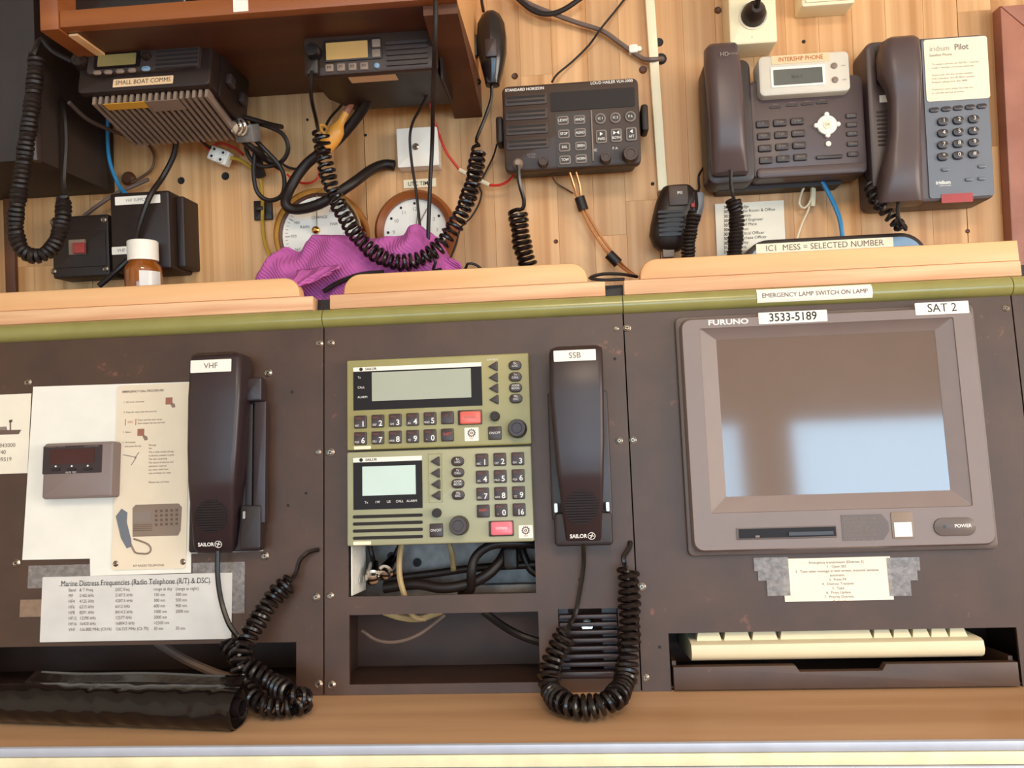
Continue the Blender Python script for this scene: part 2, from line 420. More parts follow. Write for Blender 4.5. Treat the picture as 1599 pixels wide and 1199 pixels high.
for px, py, r_, m_ in ((283, 282, 5, 'ink'), (352, 275, 5.5, 'ink'), (804, 119, 4.5, 'mahogany_dark'), (1004, 109, 5.5, 'mahogany_dark'), (1029, 66, 6, 'ink'), (1032, 92, 8, 'ink'), (1019, 287, 2.5, 'ink'), (571, 211, 2, 'ink'), (480, 187, 2, 'ink'), (1255, 65, 2.5, 'ink'), (1511, 361, 3, 'mahogany_dark'), (1121, 16, 5, 'mahogany_dark'), (868, 377, 3, 'mahogany_dark'), (1008, 420, 2, 'ink')):
    uu, vv = W.P(px, py, 0); k = W.S(px, py)
    o = B().lathe(uu, vv, [(r_*k*1.15, .0002), (r_*k, .0009), (r_*k*.8, .0006), (r_*k*.55, .0003)], 12).build('plug_hole', m_, back)
# framed board at the edge of the planked wall
q = W.quad(((1561, 8), (1640, 4), (1660, 372), (1581, 376)), .018)
tr = struct(B().prism([(q[0], q[1]-.3), (q[0]+.09, q[1]-.3), (q[0]+.09, q[3]-.09), (q[0], q[3])], .0005, .018, .002).build('trim_1', 'redwood', None, W.M))
B().prism([(q[0], q[3]), (q[0]+.0905, q[3]-.0895), (q[0]+.4, q[3]-.0895), (q[0]+.4, q[3])], .0005, .018, .002).build('top_rail', 'redwood', tr)
# narrow dark batten on the planks
q = W.quad(((4, 300), (20, 300), (24, 452), (8, 452)), .006)
struct(B().rbox((q[0], q[1]-.2, q[2], q[3]+.3), .0005, .006, 0, .001).build('trim_2', 'mahogany_dark', None, W.M))

# ================================================================== DESK
yf = HZ.hit(735, 1163).y; yb = C.hit(755, 1083).y
desk = thing('desk', Fr((0, yf, 0), (1, 0, 0), (0, 0, 1)), 'brown wood grained desk top with metal edge strip below the console', 'desk')
DF = Fr((0, yf, 0), (1, 0, 0), (0, 0, 1))
va = DF.P(735, 1175)[1]; vb = DF.P(735, 1196)[1]
B().box(-1.3, ZD-.03, -.004-(yb-yf), 1.3, ZD, 0).build('desk_top', 'desk', desk)
B().rbox((-1.3, va, 1.3, ZD+.0015), 0, .004, 0, .0012).build('metal_edging', 'alu', desk)
B().rbox((-1.3, vb, 1.3, va-.0008), 0, .003, 0, .0010).build('fascia', 'cream', desk)
B().rbox((-1.3, vb-.02, 1.3, vb-.0008), 0, .004, 0, .0012).build('lower_edging', 'alu', desk)
B().box(-1.3, .02, -.10, 1.3, vb-.021, -.02).build('front_board', 'wallpaint', desk)

# ================================================================== CONSOLE CABINETS
def vmean(pts, n=0): return sum(C.P(x, y, n)[1] for x, y in pts)/len(pts)
def umean(pts, n=0): return sum(C.P(x, y, n)[0] for x, y in pts)/len(pts)
V_bot = (ZD - C.o.z)/C.v.z
V_top = vmean(((0, 533), (735, 503.5), (1500, 465)))
V_rail = vmean(((0, 505), (735, 476), (1500, 433)), .003)
V_mid = vmean(((0, 485), (735, 453.5), (1500, 407)), .002)
V_fid = vmean(((0, 454), (735, 420.5), (1500, 375)), 0)
US1 = umean(((500, 515), (512, 1080))); US2 = umean(((972, 495), (1003, 1075))); US3 = umean(((1588, 480), (1598, 700)))
G = .0007
H_left = C.quad(((-60, 1010), (461, 1004), (464, 1086), (-60, 1090)))
H_mid1 = C.quad(((545, 840), (832, 838), (840, 927), (543, 931)))
H_mid2 = C.quad(((544, 961), (841, 954), (843, 1065), (547, 1069)))
H_vent = C.quad(((874, 951), (966, 949), (968, 1058), (872, 1060)))
H_key = C.quad(((1044, 989), (1589, 979), (1595, 1069), (1048, 1077)))
H_left = (H_left[0], V_bot-.01, H_left[2], H_left[3]); H_key = (H_key[0], V_bot-.01, H_key[2], H_key[3])
cons = []
for nm, ua, ub, holes, lab in (('console_cabinet', -.95, US1, [H_left], 'dark brown console cabinet carrying the handset marked VHF and taped notices'),
                               ('console_cabinet', US1, US2, [H_mid1, H_mid2, H_vent], 'dark brown console cabinet with two green radio control units and open bays'),
                               ('console_cabinet', US2, US3, [H_key], 'dark brown console cabinet with monitor and keyboard slot'),
                               ('console_cabinet', US3, .95, [], 'narrow sliver of dark brown cabinet beyond the monitor cabinet')):
    D = Fr(C.M @ Vector(((ua+ub)/2, V_bot, 0)), C.u, C.v); du = -(ua+ub)/2; dv = -V_bot
    t = thing(nm, D, lab, 'cabinet', 'console cabinets'); cons.append((t, D))
    sh = lambda h: (h[0]+du, h[1]+dv, h[2]+du, h[3]+dv)
    holes_plate(sh((ua+G, V_bot+.0003, ub-G, V_top+.004)), [sh(h) for h in holes], -.003, 0).build('front_panel', 'panel', t)
    # rounded olive edge along the top
    r_ = (V_rail-V_top)/2*1.04; vc = (V_rail+V_top)/2+dv
    b = B(); N = 14
    prof = [(vc+r_*math.sin(R(a)), -.002+r_*.95*math.cos(R(a))) for a in [-90+180*i/N for i in range(N+1)]] + [(vc+r_, -.02), (vc-r_, -.02)]
    b.skin([[(uu, y, z) for y, z in prof] for uu in (ua+du+G*.6, ub+du-G*.6)]); b.f = [tuple(reversed(f)) for f in b.f]
    b.build('edge_rail', 'olive', t)
    # carcass behind the panel
    b = B(); z0 = V_bot+dv; z1 = V_top+dv-.006
    b.box(ua+du+.001, z0+.002, -.125, ub+du-.001, z0+.004, -.0035)           # bottom
    b.box(ua+du+.001, z0+.002, -.127, ub+du-.001, z1, -.125)                 # back
    b.box(ua+du+.0008, z0+.002, -.125, ua+du+.002, z1, -.0035); b.box(ub+du-.002, z0+.002, -.125, ub+du-.0008, z1, -.0035)
    b.build('carcass', 'panel_edge', t)
def add_screws(i, pts):
    t, D = cons[i]
    for p in pts: screw(t, D, *p[:2], 0, p[2] if len(p) > 2 else 1.)
add_screws(0, ((499, 536), (494, 932), (498, 1068), (497, 706, .8)))
add_screws(1, ((517, 535), (516, 706, 1.15), (518, 1069), (516, 930, .9), (962, 513, .7), (967, 688, .9)))
add_screws(2, ((979, 512), (988, 687, .95), (1002, 916), (1008, 1058, .9), (1571, 481, .9)))
for i_, pts_ in ((0, ((456, 612), (450, 789), (478, 770))), (1, ((960, 560), (905, 905))), (2, ((1030, 1010),))):
    for px, py in pts_:
        t_, D_ = cons[i_]; u_, v_ = D_.P(px, py); B().cyl(u_, v_, .0001, .0004, .0016, 10).build('screw_hole', 'ink', t_)
# wooden fiddle rails standing on the cabinets, their corners rounded off
def fiddle(ua_l, ub_l, ua_u, ub_u, round0, round1, lab):
    t = thing('fiddle_rail', Fr(C.M @ Vector(((ua_l+ub_l)/2, V_rail, 0)), C.u, C.v), lab, 'rail', 'wooden rails along the ledge')
    du, dv = -(ua_l+ub_l)/2, -V_rail
    B().rbox((ua_l+du, .0003, ub_l+du, V_mid+dv), -.016, .001, .001, .0012).build('plywood_strip', 'ply', t)
    h = V_fid-V_mid; rd = h*.8; p = []
    for cx, a0, on in ((ub_u+du, 0, round1), (ua_u+du, 90, round0)):
        if on:
            c0 = cx-rd if a0 == 0 else cx+rd
            p += [(c0+rd*math.cos(R(a0+90*k/6)), V_fid+dv-rd+rd*math.sin(R(a0+90*k/6))) for k in range(7)]
        else: p.append((cx, V_fid+dv))
    p = [(ua_u+du, V_mid+dv+.0003), (ub_u+du, V_mid+dv+.0003)] + p
    B().prism(p, -.017, -.002, .0035).build('upper_rail', 'ledge', t)
uP = lambda x, y, n=0: C.P(x, y, n)[0]
fiddle(-.9, uP(489, 475), -.9, uP(467, 450), 0, 1, 'orange wood fiddle rail in front of the amber bottle')
fiddle(uP(515, 468), uP(945, 448), uP(535, 445), uP(918, 430), 1, 1, 'orange wood fiddle rail below the loudhailer')
fiddle(uP(974, 448), uP(1594, 415), uP(999, 428), uP(1594, 390), 1, 0, 'orange wood fiddle rail below the two desk phones')
# ledge board between cabinets and wall
zl = (C.M @ Vector((0, V_rail, 0))).z; yl = (C.M @ Vector((0, V_rail, -.02))).y
tag(B().box(-1.0, yl-.012, zl-.014, .9, YW-.0005, zl-.0006).build('ledge_board', 'mahogany_dark'), 'dark ledge board between console cabinets and planked wall', 'ledge')
tag(B().rbox((-.95, V_rail+.0003, .9, V_mid), -.022, -.0185).build('gap_shade_strip', 'black', None, C.M), 'black strip behind the wooden rails standing in for shade in the rail gaps', 'strip')  # added strip, its black stands in for the shade down in the gaps
LEDGE = zl

# ================================================================== MAHOGANY SHELF AND BLACK CABINET
SN = .215
S_ = Fr((0, YW-SN, 0), (1, 0, 0), (0, 0, 1))
zs = (S_.P(92, 43)[1]+S_.P(420, 17)[1]+S_.P(676, 0)[1])/3       # shelf underside
uL = S_.P(62, 20)[0]; uL2 = S_.P(92, 20)[0]; uR = W.P(752, 150)[0]
zb = W.P(752, 183)[1]
sh = thing('wall_shelf', Fr((0, YW, zs), (1, 0, 0), (0, 0, 1)), 'mahogany wall shelf with raised front lip over the two mobile radios', 'shelf')
lip = .0175
B().box(uL2, 0, .001, uR-.018, .012, SN-.012).build('shelf_board', 'mahogany_dark', sh)
B().rbox((uL2, 0, uR-.0, lip), SN-.012, SN, 0, .002).build('front_lip', 'mahogany', sh)
B().rbox((uL, -.002, uL2-.0005, .5), .001, SN+.001, 0, .002).build('side_board', 'mahogany', sh)
b = B(); b.skin([[(uu, y, z) for y, z in ((-.0002, .001), (zb-zs, .001), (-.010, SN-.012), (-.0002, SN-.012))] for uu in (uR-.034, uR)]); b.build('side_block', 'mahogany_dark', sh)
B().box(uR-.018, 0, .001, uR, .5, SN-.0125).build('side_board', 'plank', sh)  # pale plank colour stands in for window light on this outer face
B().rbox((uL2+.0005, -.0025, uL2+.010, -.0002), .03, SN-.014, 0, .0005).build('batten', 'ledge', sh)
k = S_.P(376, 8); o = B().rbox((k[0]-.0075, .006-.004, k[0]+.0075, lip+.004), SN, SN+.0005).build('sticker', 'white', sh)
# things lying on the shelf
d = S_.at(180, -20, -.03); bx = thing('black_case', Fr((S_.P(175, 0)[0], YW-.13, zs+.012), (1, 0, 0), (0, 0, 1)), 'black rounded case lying on the mahogany shelf', 'case')
B().rbox((-.075, 0, .062, .06), -.06, .055, .012, .004).build('body', 'black_gloss', bx)
B().rbox((-.055, .008, -.022, .017), .055, .0565, .002).build('white_strip', 'white', bx)
tag(B().rbox((S_.P(372, 0)[0]-.05, zs+.0125, S_.P(372, 0)[0]+.05, zs+.06), .04, .16, .004, .003).build('dark_box', 'black', None, W.M), 'dark box on the mahogany shelf behind the white sticker', 'box')
# black cabinet
uc, vcab = W.P(180, 302)
mat('cabinetdark', '#2E2019', .6, var=.08)
cb = thing('instrument_cabinet', Fr((uc-.2, YW, vcab), (1, 0, 0), (0, 0, 1)), 'large dark brown instrument cabinet beside the mahogany shelf', 'cabinet')
B().rbox((-.2, 0, .2, .7), .001, .15, 0, .003).build('body', 'cabinetdark', cb)
CBF = Fr((uc-.2, YW-.15, vcab), (1, 0, 0), (0, 0, 1))
a = CBF.P(62, 258, .004); b_ = CBF.P(66, 165, .004)
B().loft([(.199, -.002, .146, .158, .004), (.199, .03, .146, .162, .005), (.198, .075, .146, .158, .004)], .9).build('hinge_cover', 'phone_dk', cb)
b = B().rbox((uc-.2-uc+.2+.2-.16, .20, .2-.12, .206), .15, .153); b.build('latch', 'stickergrey', cb)
# ================================================================== WALL-HUNG EQUIPMENT
def key(D, par, px, py, wp, hp, n, h, m, rp=2, s=None, th=None, ink='inkwhite', off=(0, 0), name='key', sx=1., bev=.25, fixed=None):
    u, v = D.P(px, py, n+h); k = D.S(px, py, n+h)
    o = B().rbox((-wp*k/2, -hp*k/2, wp*k/2, hp*k/2), 0, h, rp*k, min(h*.45, wp*k*.2), 3).build(name, m, par, Matrix.Translation((u, v, n)))
    if s: text(o, s, off[0]*k, off[1]*k, h+.0001, th*k, ink, sx=sx)
    return o
def knob(D, par, px, py, rp, n, h, m='black', name='knob', ridges=18, mark=None, taper=.92):
    u, v = D.P(px, py, n+h); k = D.S(px, py, n+h); r = rp*k; b = B(); seg = ridges*2
    c = lambda f, z: [((r*f*(1-.04*(i % 2)))*math.cos(2*math.pi*i/seg), (r*f*(1-.04*(i % 2)))*math.sin(2*math.pi*i/seg), z) for i in range(seg)]
    b.skin([c(1, 0), c(taper, h*.85), c(taper*.92, h), c(taper*.60, h), c(taper*.55, h*.94)])
    o = b.build(name, m, par, Matrix.Translation((u, v, n)))
    return o
def lines(D, q, n, cnt, h, m, name, par, depth=.0008, frac=.5, circle=None):
    """rows of thin bars joined as one grille"""
    b = B(); v0, v1 = q[1], q[3]; st = (v1-v0)/cnt
    for i in range(cnt):
        vc = v0+st*(i+.5); a, e = q[0], q[2]
        if circle:
            cu, cv, r = circle; d2 = r*r-(vc-cv)**2
            if d2 <= 0: continue
            a = max(a, cu-math.sqrt(d2)); e = min(e, cu+math.sqrt(d2))
        b.rbox((a, vc-st*frac/2, e, vc+st*frac/2), n, n+depth, st*.2, 0, 2)
    return b.build(name, m, par)
def cable(name, D, pts, r, m, label, cat='cable', par=None, seg=8, group=None):
    """pts: (px, py, n) on frame D"""
    L = [D.P3(*p) for p in pts]
    o = B().tube(L, r, seg).build(name, m, par, None if par else D.M)
    if par is None: tag(o, label, cat, group)
    elif label: o['label'] = label
    return o

# ---- radio with ribbed heat sink, sticker SMALL BOAT COMMS
D = W.at(232, 142, .150, pitch=13)
rd = thing('mobile_radio', D, 'black mobile radio with ribbed heat sink under the shelf, sticker small boat comms', 'radio', 'mobile radios under the shelf')
f = D.quad(((124, 78), (336, 64), (330, 138), (130, 144)), 0)
f = (f[0], 0, f[2], f[3]); dep = .092
B().rbox((f[0]+.006, .002, f[2], f[3]), -dep, -.002, .003, .002).build('body', 'black', rd)
B().rbox(f, -.004, .004, .006, .003).build('front_frame', 'black', rd)
q = D.quad(((142, 80), (316, 70), (313, 111), (140, 119)), .004)
fp = B().rbox(q, .004, .010, .005, .002).build('face_plate', 'phone_dk', rd)
q = D.quad(((147, 80), (219, 76), (219, 103), (148, 108)), .011); B().rbox(q, .010, .0112, .002).build('display_frame', 'screenblack', rd)
q = D.quad(((152, 86), (212, 83), (212, 100), (153, 104)), .0115); ds = B().rbox(q, .0112, .0116, .001).build('display', 'lcd_olive', rd)
text(rd, 'ICOM', *D.P(160, 81.5, .0115), .0116, .0022, 'inkgrey')
for px, py in ((151, 112.5), (168, 111.5), (186.5, 110), (205, 108.5)): key(D, rd, px, py, 13, 7, .010, .002, 'stickergrey', 3.4, name='button')
key(D, rd, 227, 106, 14, 8, .010, .002, 'bluepanel', 4, name='button')
knob(D, rd, 224, 82, 7, .010, .008, 'black')
q = D.quad(((243, 77), (309, 73), (308, 106), (243, 111)), .0105); lines(D, q, .010, 5, 1, 'ink', 'speaker_slots', rd, .0006, .42)
q = D.quad(((175, 123), (270, 118.5), (270, 131), (178, 135)), .0045); sticker(rd, D, q, .004, 'stickertan', 'SMALL BOAT COMMS', .0052, 'ink', sx=.86)
knob(D, rd, 122, 91, 14, -.004, .016, 'black', 'volume_knob')
# heat sink ribs under the body: fins running front to back
b = B(); nr = 19; a0, a1 = f[0]+.012, f[2]-.004
for i in range(nr):
    uu = a0+(a1-a0)*(i+.5)/nr; b.box(uu-.0016, -.009, -dep, uu+.0016, .0015, -.004 if not (4 < i < 5) else -.02)
b.build('heat_sink', 'stickergrey', rd)
B().box(f[0]+.026, -.0096, -.016, f[0]+.072, -.0090, -.0045).build('warning_sticker', 'stickeryellow', rd)
B().box(f[0]+.073, -.0097, -.024, f[0]+.110, -.0090, -.0045).build('type_sticker', 'stickergrey', rd)
b = B(); b.rbox((f[2]+.0005, -.002, f[2]+.003, f[3]+.006), -.085, -.015, .0); b.build('bracket', 'black', rd)
for z in (-.03, -.065): B().prism(rr(f[2]+.003, f[3]*.35, f[2]+.010, f[3]*.35+.012, .002), z-.006, z+.006, .001).build('bracket_knob', 'phone_dk', rd)
# its corrugated cord hanging in a loop
pts = [(58, 88, .16), (52, 150, .162), (42, 220, .162), (30, 300, .158), (24, 350, .152), (33, 388, .148), (58, 400, .142), (84, 384, .132), (97, 345, .122), (100, 310, .115)]
cp = [W.P3(*p) for p in pts]; toD = D.I @ W.M
L = [toD @ Vector(p) for p in cp]
B().coil(L, .0062, .0030, .0050, lead0=[toD @ Vector(W.P3(112, 96, .150)), toD @ Vector(W.P3(82, 80, .158)), toD @ Vector(W.P3(64, 62, .162))], lead1=[toD @ Vector(W.P3(99, 285, .115)), toD @ Vector(W.P3(102, 220, .115)), toD @ Vector(W.P3(98, 165, .115)), toD @ Vector(W.P3(90, 150, .10))]).build('coiled_cord', 'rubber', rd)

# ---- radio with amber display
D = W.at(575, 116, .147)
r2 = thing('mobile_radio', D, 'black mobile radio with amber display and square keys under the shelf', 'radio', 'mobile radios under the shelf')
f = D.quad(((474, 60), (682, 44), (683, 108), (477, 120)), 0); f = (f[0], 0, f[2], f[3]); dep = .105
ch = .012
pl = [(f[0]+.006, -dep*.62), (f[0]+.006+ch*1.6, -dep), (f[2]-.002, -dep), (f[2]-.002, -.003), (f[0]+.006, -.003)]
b = B(); b.skin([[(x, y, z) for x, z in pl] for y in (.001, f[3]-.001)]); b.f = [tuple(reversed(x)) for x in b.f]; b.build('body', 'black', r2)
B().rbox(f, -.004, .004, .005, .003).build('front_frame', 'hailer', r2)
B().rbox((f[0]+.010, f[3]-.0012, f[2], f[3]+.0012), -.004, .007, .001, .001).build('top_ridge', 'phone_dk', r2)
P = lambda x, y, n=.0045: D.P(x, y, n)
q = D.quad(((505, 63), (596, 57), (597, 92), (505, 97)), .005); B().rbox(q, .004, .0055, .002, .001).build('display_frame', 'hailer_dk', r2)
q = D.quad(((508, 67), (573, 63), (575, 89), (510, 94)), .006); B().rbox(q, .0055, .0060, .0008).build('display', 'lcd_amber', r2)
for py in (67, 82.5): key(D, r2, 587, py, 13, 12.5, .0055, .0012, 'stickergrey', 1.5, name='button')
for px, py, s in ((514, 105.5, 'P0'), (532, 104.5, 'P1'), (550, 103.5, 'P2'), (568, 102.5, 'P3')): key(D, r2, px, py, 13, 12, .004, .0025, 'stickergrey', 1.5, s, 4.5, 'ink', name='button')
key(D, r2, 588, 101.5, 9, 9, .004, .0025, 'bluepanel', 4, name='button')
q = D.quad(((603, 64), (668, 60), (668, 101), (603, 105)), .005); lines(D, q, .004, 5, 1, 'phone_dk', 'speaker_ribs', r2, .0022, .55)
knob(D, r2, 486, 76, 12, .004, .014, 'black_gloss', 'volume_knob')
q = D.quad(((477, 93), (497, 92), (498, 116), (478, 117)), .008); B().rbox(q, .004, .010, .002, .002).build('microphone_socket', 'hailer_dk', r2)
q = D.quad(((544, 121), (618, 116), (619, 121), (546, 126)), -.01); B().box(q[0], .0004, -.022, q[2], .0009, -.006).build('sticker', 'stickertan', r2)
b = B(); b.rbox((f[2]+.0005, -.004, f[2]+.0030, f[3]+.004), -.085, -.015, .0); b.rbox((f[2]+.0005, f[3]+.004, f[2]+.022, f[3]+.0065), -.085, -.015); b.build('bracket', 'black', r2)
for z in (-.03, -.07): B().rbox((f[2]+.003, f[3]*.4, f[2]+.009, f[3]*.4+.012), z-.006, z+.006, .002, .001).build('bracket_knob', 'phone_dk', r2)

# ---- fist microphone clipped to the wall with its long coiled cord
D = W.at(765, 75, .05)
mc = thing('hand_microphone', D, 'black fist microphone hanging beside the shelf on a long looping coiled cord', 'microphone', 'hand microphones')
S = lambda py, a, e, n0, n1: ((D.P(a, py, n1)[0]+D.P(e, py, n1)[0])/2, D.P((a+e)/2, py, n1)[1], n0, n1, abs(D.P(e, py, n1)[0]-D.P(a, py, n1)[0])/2)
B().loft([S(15.5, 757, 774, -.012, .004), S(18, 750, 780, -.017, .010), S(28, 743, 786, -.02, .014), S(50, 741, 789, -.02, .018), S(75, 744, 789, -.018, .018), S(95, 749, 786, -.014, .016), S(118, 755, 781, -.012, .012), S(128, 757, 779, -.010, .010), S(131, 760, 776, -.006, .006)], .62, 5).build('body', 'black_gloss', mc)
q = D.quad(((757, 61), (776, 60), (776, 88), (758, 90)), .018); B().rbox(q, .0165, .0195, .002, .001).build('talk_button', 'handset', mc)
q = D.rc(741, 72, 9, 34, .0); B().rbox(q, -.006, .004, .002, .001).build('push_to_talk_bar', 'black', mc)
q = D.rc(768, 128, 16, 12, 0); B().rbox(q, -.006, .010, .003, .001).build('strain_relief', 'rubber', mc)
toD = D.I @ W.M
pts = [(500, 205, .09), (507, 250, .085), (520, 300, .085), (545, 350, .085), (585, 395, .088), (632, 410, .09), (680, 390, .088), (715, 345, .082), (737, 290, .07), (748, 232, .06)]
B().coil([toD @ Vector(W.P3(*p)) for p in pts], .0086, .0021, .0078, lead0=[toD @ Vector(W.P3(*p)) for p in ((487, 110, .158), (486, 150, .145), (494, 188, .105))], lead1=[toD @ Vector(W.P3(*p)) for p in ((744, 218, .055), (757, 185, .05), (767, 155, .048), (768, 132, .049))]).build('coiled_cord', 'cord', mc)
cable('hanger_wire', W, [(735, 50, .02), (739, 70, .025), (736, 90, .02), (741, 118, .025), (750, 128, .035), (735, 140, .02), (712, 150, .004)], .0013, 'rubber', 'thin black wire hook behind the fist microphone')
cable('microphone_lead', W, [(752, -20, .03), (752, 0, .03), (755, 18, .035)], .0018, 'rubber', 'short black lead above the fist microphone')

# ---- loudhailer
D = W.at(892, 200, .052)
h_ = thing('loudhailer', D, 'brown black loudhailer control box with white lettered keys on the planks', 'loudhailer')
f = D.quad(((782, 137), (997, 118), (1001, 255), (790, 270)), 0)
B().rbox((f[0]+.004, f[1]+.004, f[2]-.004, f[3]-.004), -.045, -.006, .006, .0).build('body', 'hailer_dk', h_)
B().rbox(f, -.012, 0, .007, .003).build('front_frame', 'hailer', h_)
q = D.quad(((858, 145), (990, 136), (992, 165), (861, 175)), .0005); B().rbox(q, 0, .0008, .002).build('display', 'screenblack', h_)
q = D.quad(((786, 146), (854, 141), (858, 232), (792, 238)), .0005)
b = B(); st = (q[3]-q[1])/4
for i in range(4):
    v0 = q[1]+st*i
    b.rbox((q[0], v0+st*.10, q[2], v0+st*.92), 0, .0012, .002, .0006, 3)
b.build('speaker_panel', 'hailer', h_)
b = B()
for i in range(4):
    v0 = q[1]+st*i
    for k in ((.28, .42), (.58, .72)): b.rbox((q[0]+.003, v0+st*k[0], q[2]-.003, v0+st*k[1]), .0012, .0016, .001, 0, 2)
b.build('speaker_slots', 'ink', h_)
q = D.quad(((865, 178), (920, 174), (925, 258), (872, 262)), .0005); B().rbox(q, 0, .0006, .002).build('key_panel', 'hailer_dk', h_)
q = D.quad(((922, 172), (925, 172), (928, 252), (925, 252)), .001); B().rbox((q[0], q[1], q[0]+.0018, q[3]), 0, .0022, .0, .0006).build('divider', 'stickergrey', h_)
def hk(px, py, w_, hgt, s, tp, r_=2, sx=.9):
    o = key(D, h_, px, py, w_+3, hgt+3, .0006, .0012, 'inkgrey', r_+1.2, name='key')
    k = D.S(px, py); B().rbox((-w_*k/2+.0004, -hgt*k/2+.0004, w_*k/2-.0004, hgt*k/2-.0004), .0008, .0014, r_*k, 0, 3).build('key_face', 'hailer_dk', o)
    if s: text(o, s, 0, 0, .0016, tp*k, 'inkwhite', sx=sx, bold=.01)
    return o
for (px, py), s in zip(((879, 188), (880.5, 209), (881.5, 229.6), (882.3, 249.5), (904.8, 186.6), (906, 207), (907, 227.6), (907.6, 247.6)), ('UDWY', 'STOP', 'SAIL', 'TOW', 'ANCH', 'AGND', 'SIREN', 'HORN')): hk(px, py, 15, 11, s, 4.2, sx=.78)
for (px, py), s in zip(((937.6, 185), (961, 183.5), (984.5, 181.6)), ('IC 1', 'IC 2', 'P A')): hk(px, py, 14, 14, s, 3.6, 7)
for (px, py), s in zip(((939, 213), (962.4, 211), (986, 209)), ('FWD', 'BOTH', 'AFT')):
    o = hk(px, py, 14, 18, None, 4); k = D.S(px, py); text(o, s, 0, -4*k, .0016, 4*k, 'inkwhite', sx=.85, bold=.01)
    b = B()
    if s != 'AFT': c_ = 0 if s == 'FWD' else -2.6; b.prism([((c_-2)*k, 1*k), ((c_+2.4)*k, 4*k), ((c_-2)*k, 7*k)], .0014, .0016)
    if s != 'FWD': c_ = 0 if s == 'AFT' else 2.6; b.prism([((c_+2)*k, 1*k), ((c_+2)*k, 7*k), ((c_-2.4)*k, 4*k)], .0014, .0016)
    b.build('arrow_mark', 'inkwhite', o)
for px, py, r_ in ((848, 250.7, 8.5), (946, 244.5, 9), (985, 239, 13)): knob(D, h_, px, py, r_, 0, .010, 'hailer')
k = D.S(890, 200)
text(h_, 'LISTEN\n/TWR', *D.P(830, 243.5, .0002), .0003, 3.2*k, 'inkgrey'); text(h_, 'IC', *D.P(930, 234.5, .0002), .0003, 4*k, 'inkwhite'); text(h_, 'P A', *D.P(960.5, 231.6, .0002), .0003, 4*k, 'inkwhite')
text(h_, 'STANDARD HORIZON', *D.P(819, 139.5, .0002), .0003, 4.2*k, 'inkwhite', rot=0, sx=1.0, bold=.02); text(h_, 'LOUD HAILER VLH-3000', *D.P(955, 128, .0002), .0003, 4.5*k, 'inkwhite', sx=.95, bold=.01)
for px, py in ((781, 206), (1006, 187)):
    q = D.rc(px, py, 11, 42, -.02); b = B(); b.rbox(q, -.034, -.010, .003, .003); b.build('bracket_knob', 'black', h_)
b = B().rbox((f[0]-.001, f[1]+.03, f[0]+.002, f[3]-.03), -.048, -.012); b.rbox((f[2]-.002, f[1]+.03, f[2]+.001, f[3]-.03), -.048, -.012); b.rbox((f[0]-.001, f[1]+.03, f[2]+.001, f[3]-.03), -.0515, -.048); b.build('bracket', 'black', h_)
# ---- speaker microphone wired to the loudhailer
pk = D.P3(809, 257, .004)
B().lathe(pk[0], pk[1], [(.0055, 0), (.0062, .006), (.0055, .011), (.003, .014)], 14).build('plug', 'stickergrey', h_)
pts = [(808, 330, .05), (811, 352, .05), (816, 385, .05), (826, 420, .05), (830, 440, .045)]
toD = D.I @ W.M
B().coil([toD @ Vector(W.P3(*p)) for p in pts], .0098, .0026, .0066, lead0=[toD @ Vector(W.P3(*p)) for p in ((809, 258, .068), (811, 285, .066), (818, 312, .058), (816, 326, .055))]).build('coiled_cord', 'cord', h_)
D = W.at(1060, 345, .035)
sm = thing('speaker_microphone', D, 'black speaker microphone with ribbed grille hanging below the white trunking', 'microphone', 'hand microphones')
S = lambda py, a, e, n0, n1: ((D.P(a, py, n1)[0]+D.P(e, py, n1)[0])/2, D.P((a+e)/2, py, n1)[1], n0, n1, abs(D.P(e, py, n1)[0]-D.P(a, py, n1)[0])/2)
B().loft([S(288, 1037, 1080, -.022, .002), S(294, 1032, 1088, -.026, .008), S(310, 1026, 1092, -.027, .010), S(345, 1018, 1086, -.027, .011), S(362, 1016, 1080, -.026, .011), S(380, 1022, 1074, -.022, .008), S(388, 1030, 1066, -.018, .004), S(392, 1038, 1060, -.012, .0)], .45, 4).build('body', 'hailer_dk', sm)
q = D.quad(((1046, 290), (1076, 289), (1072, 320), (1042, 322)), .011); o = B().rbox(q, .009, .0125, .002, .001).build('badge_panel', 'hailer', sm)
text(o, 'M1', *D.P(1062, 301, .0125), .0128, .0035, 'inkwhite')
q = D.quad(((1030, 325), (1072, 328), (1064, 372), (1026, 368)), .011); lines(D, q, .0095, 6, 1, 'black_gloss', 'speaker_grille', sm, .003, .6)
b = B(); b.loft([S(300, 1074, 1101, -.02, .004), S(318, 1074, 1102, -.02, .006), S(340, 1074, 1096, -.02, .004), S(372, 1072, 1084, -.02, .002)], .5); b.build('side_grip', 'slate', sm)
o = key(D, sm, 1084, 320, 10, 8, .006, .003, 'reddark', 3, name='button')
q = D.quad(((1036, 386), (1054, 386), (1052, 402), (1034, 402)), 0); B().rbox(q, -.012, .002, .002, .001).build('clip', 'stickergrey', sm)
toD = D.I @ W.M
B().coil([toD @ Vector(W.P3(*p)) for p in ((1085, 332, .058), (1080, 352, .058), (1076, 375, .055), (1074, 405, .05))], .0066, .0020, .0040, lead0=[toD @ Vector(W.P3(*p)) for p in ((1086, 298, .045), (1088, 320, .056))]).build('coiled_cord', 'rubber', sm)

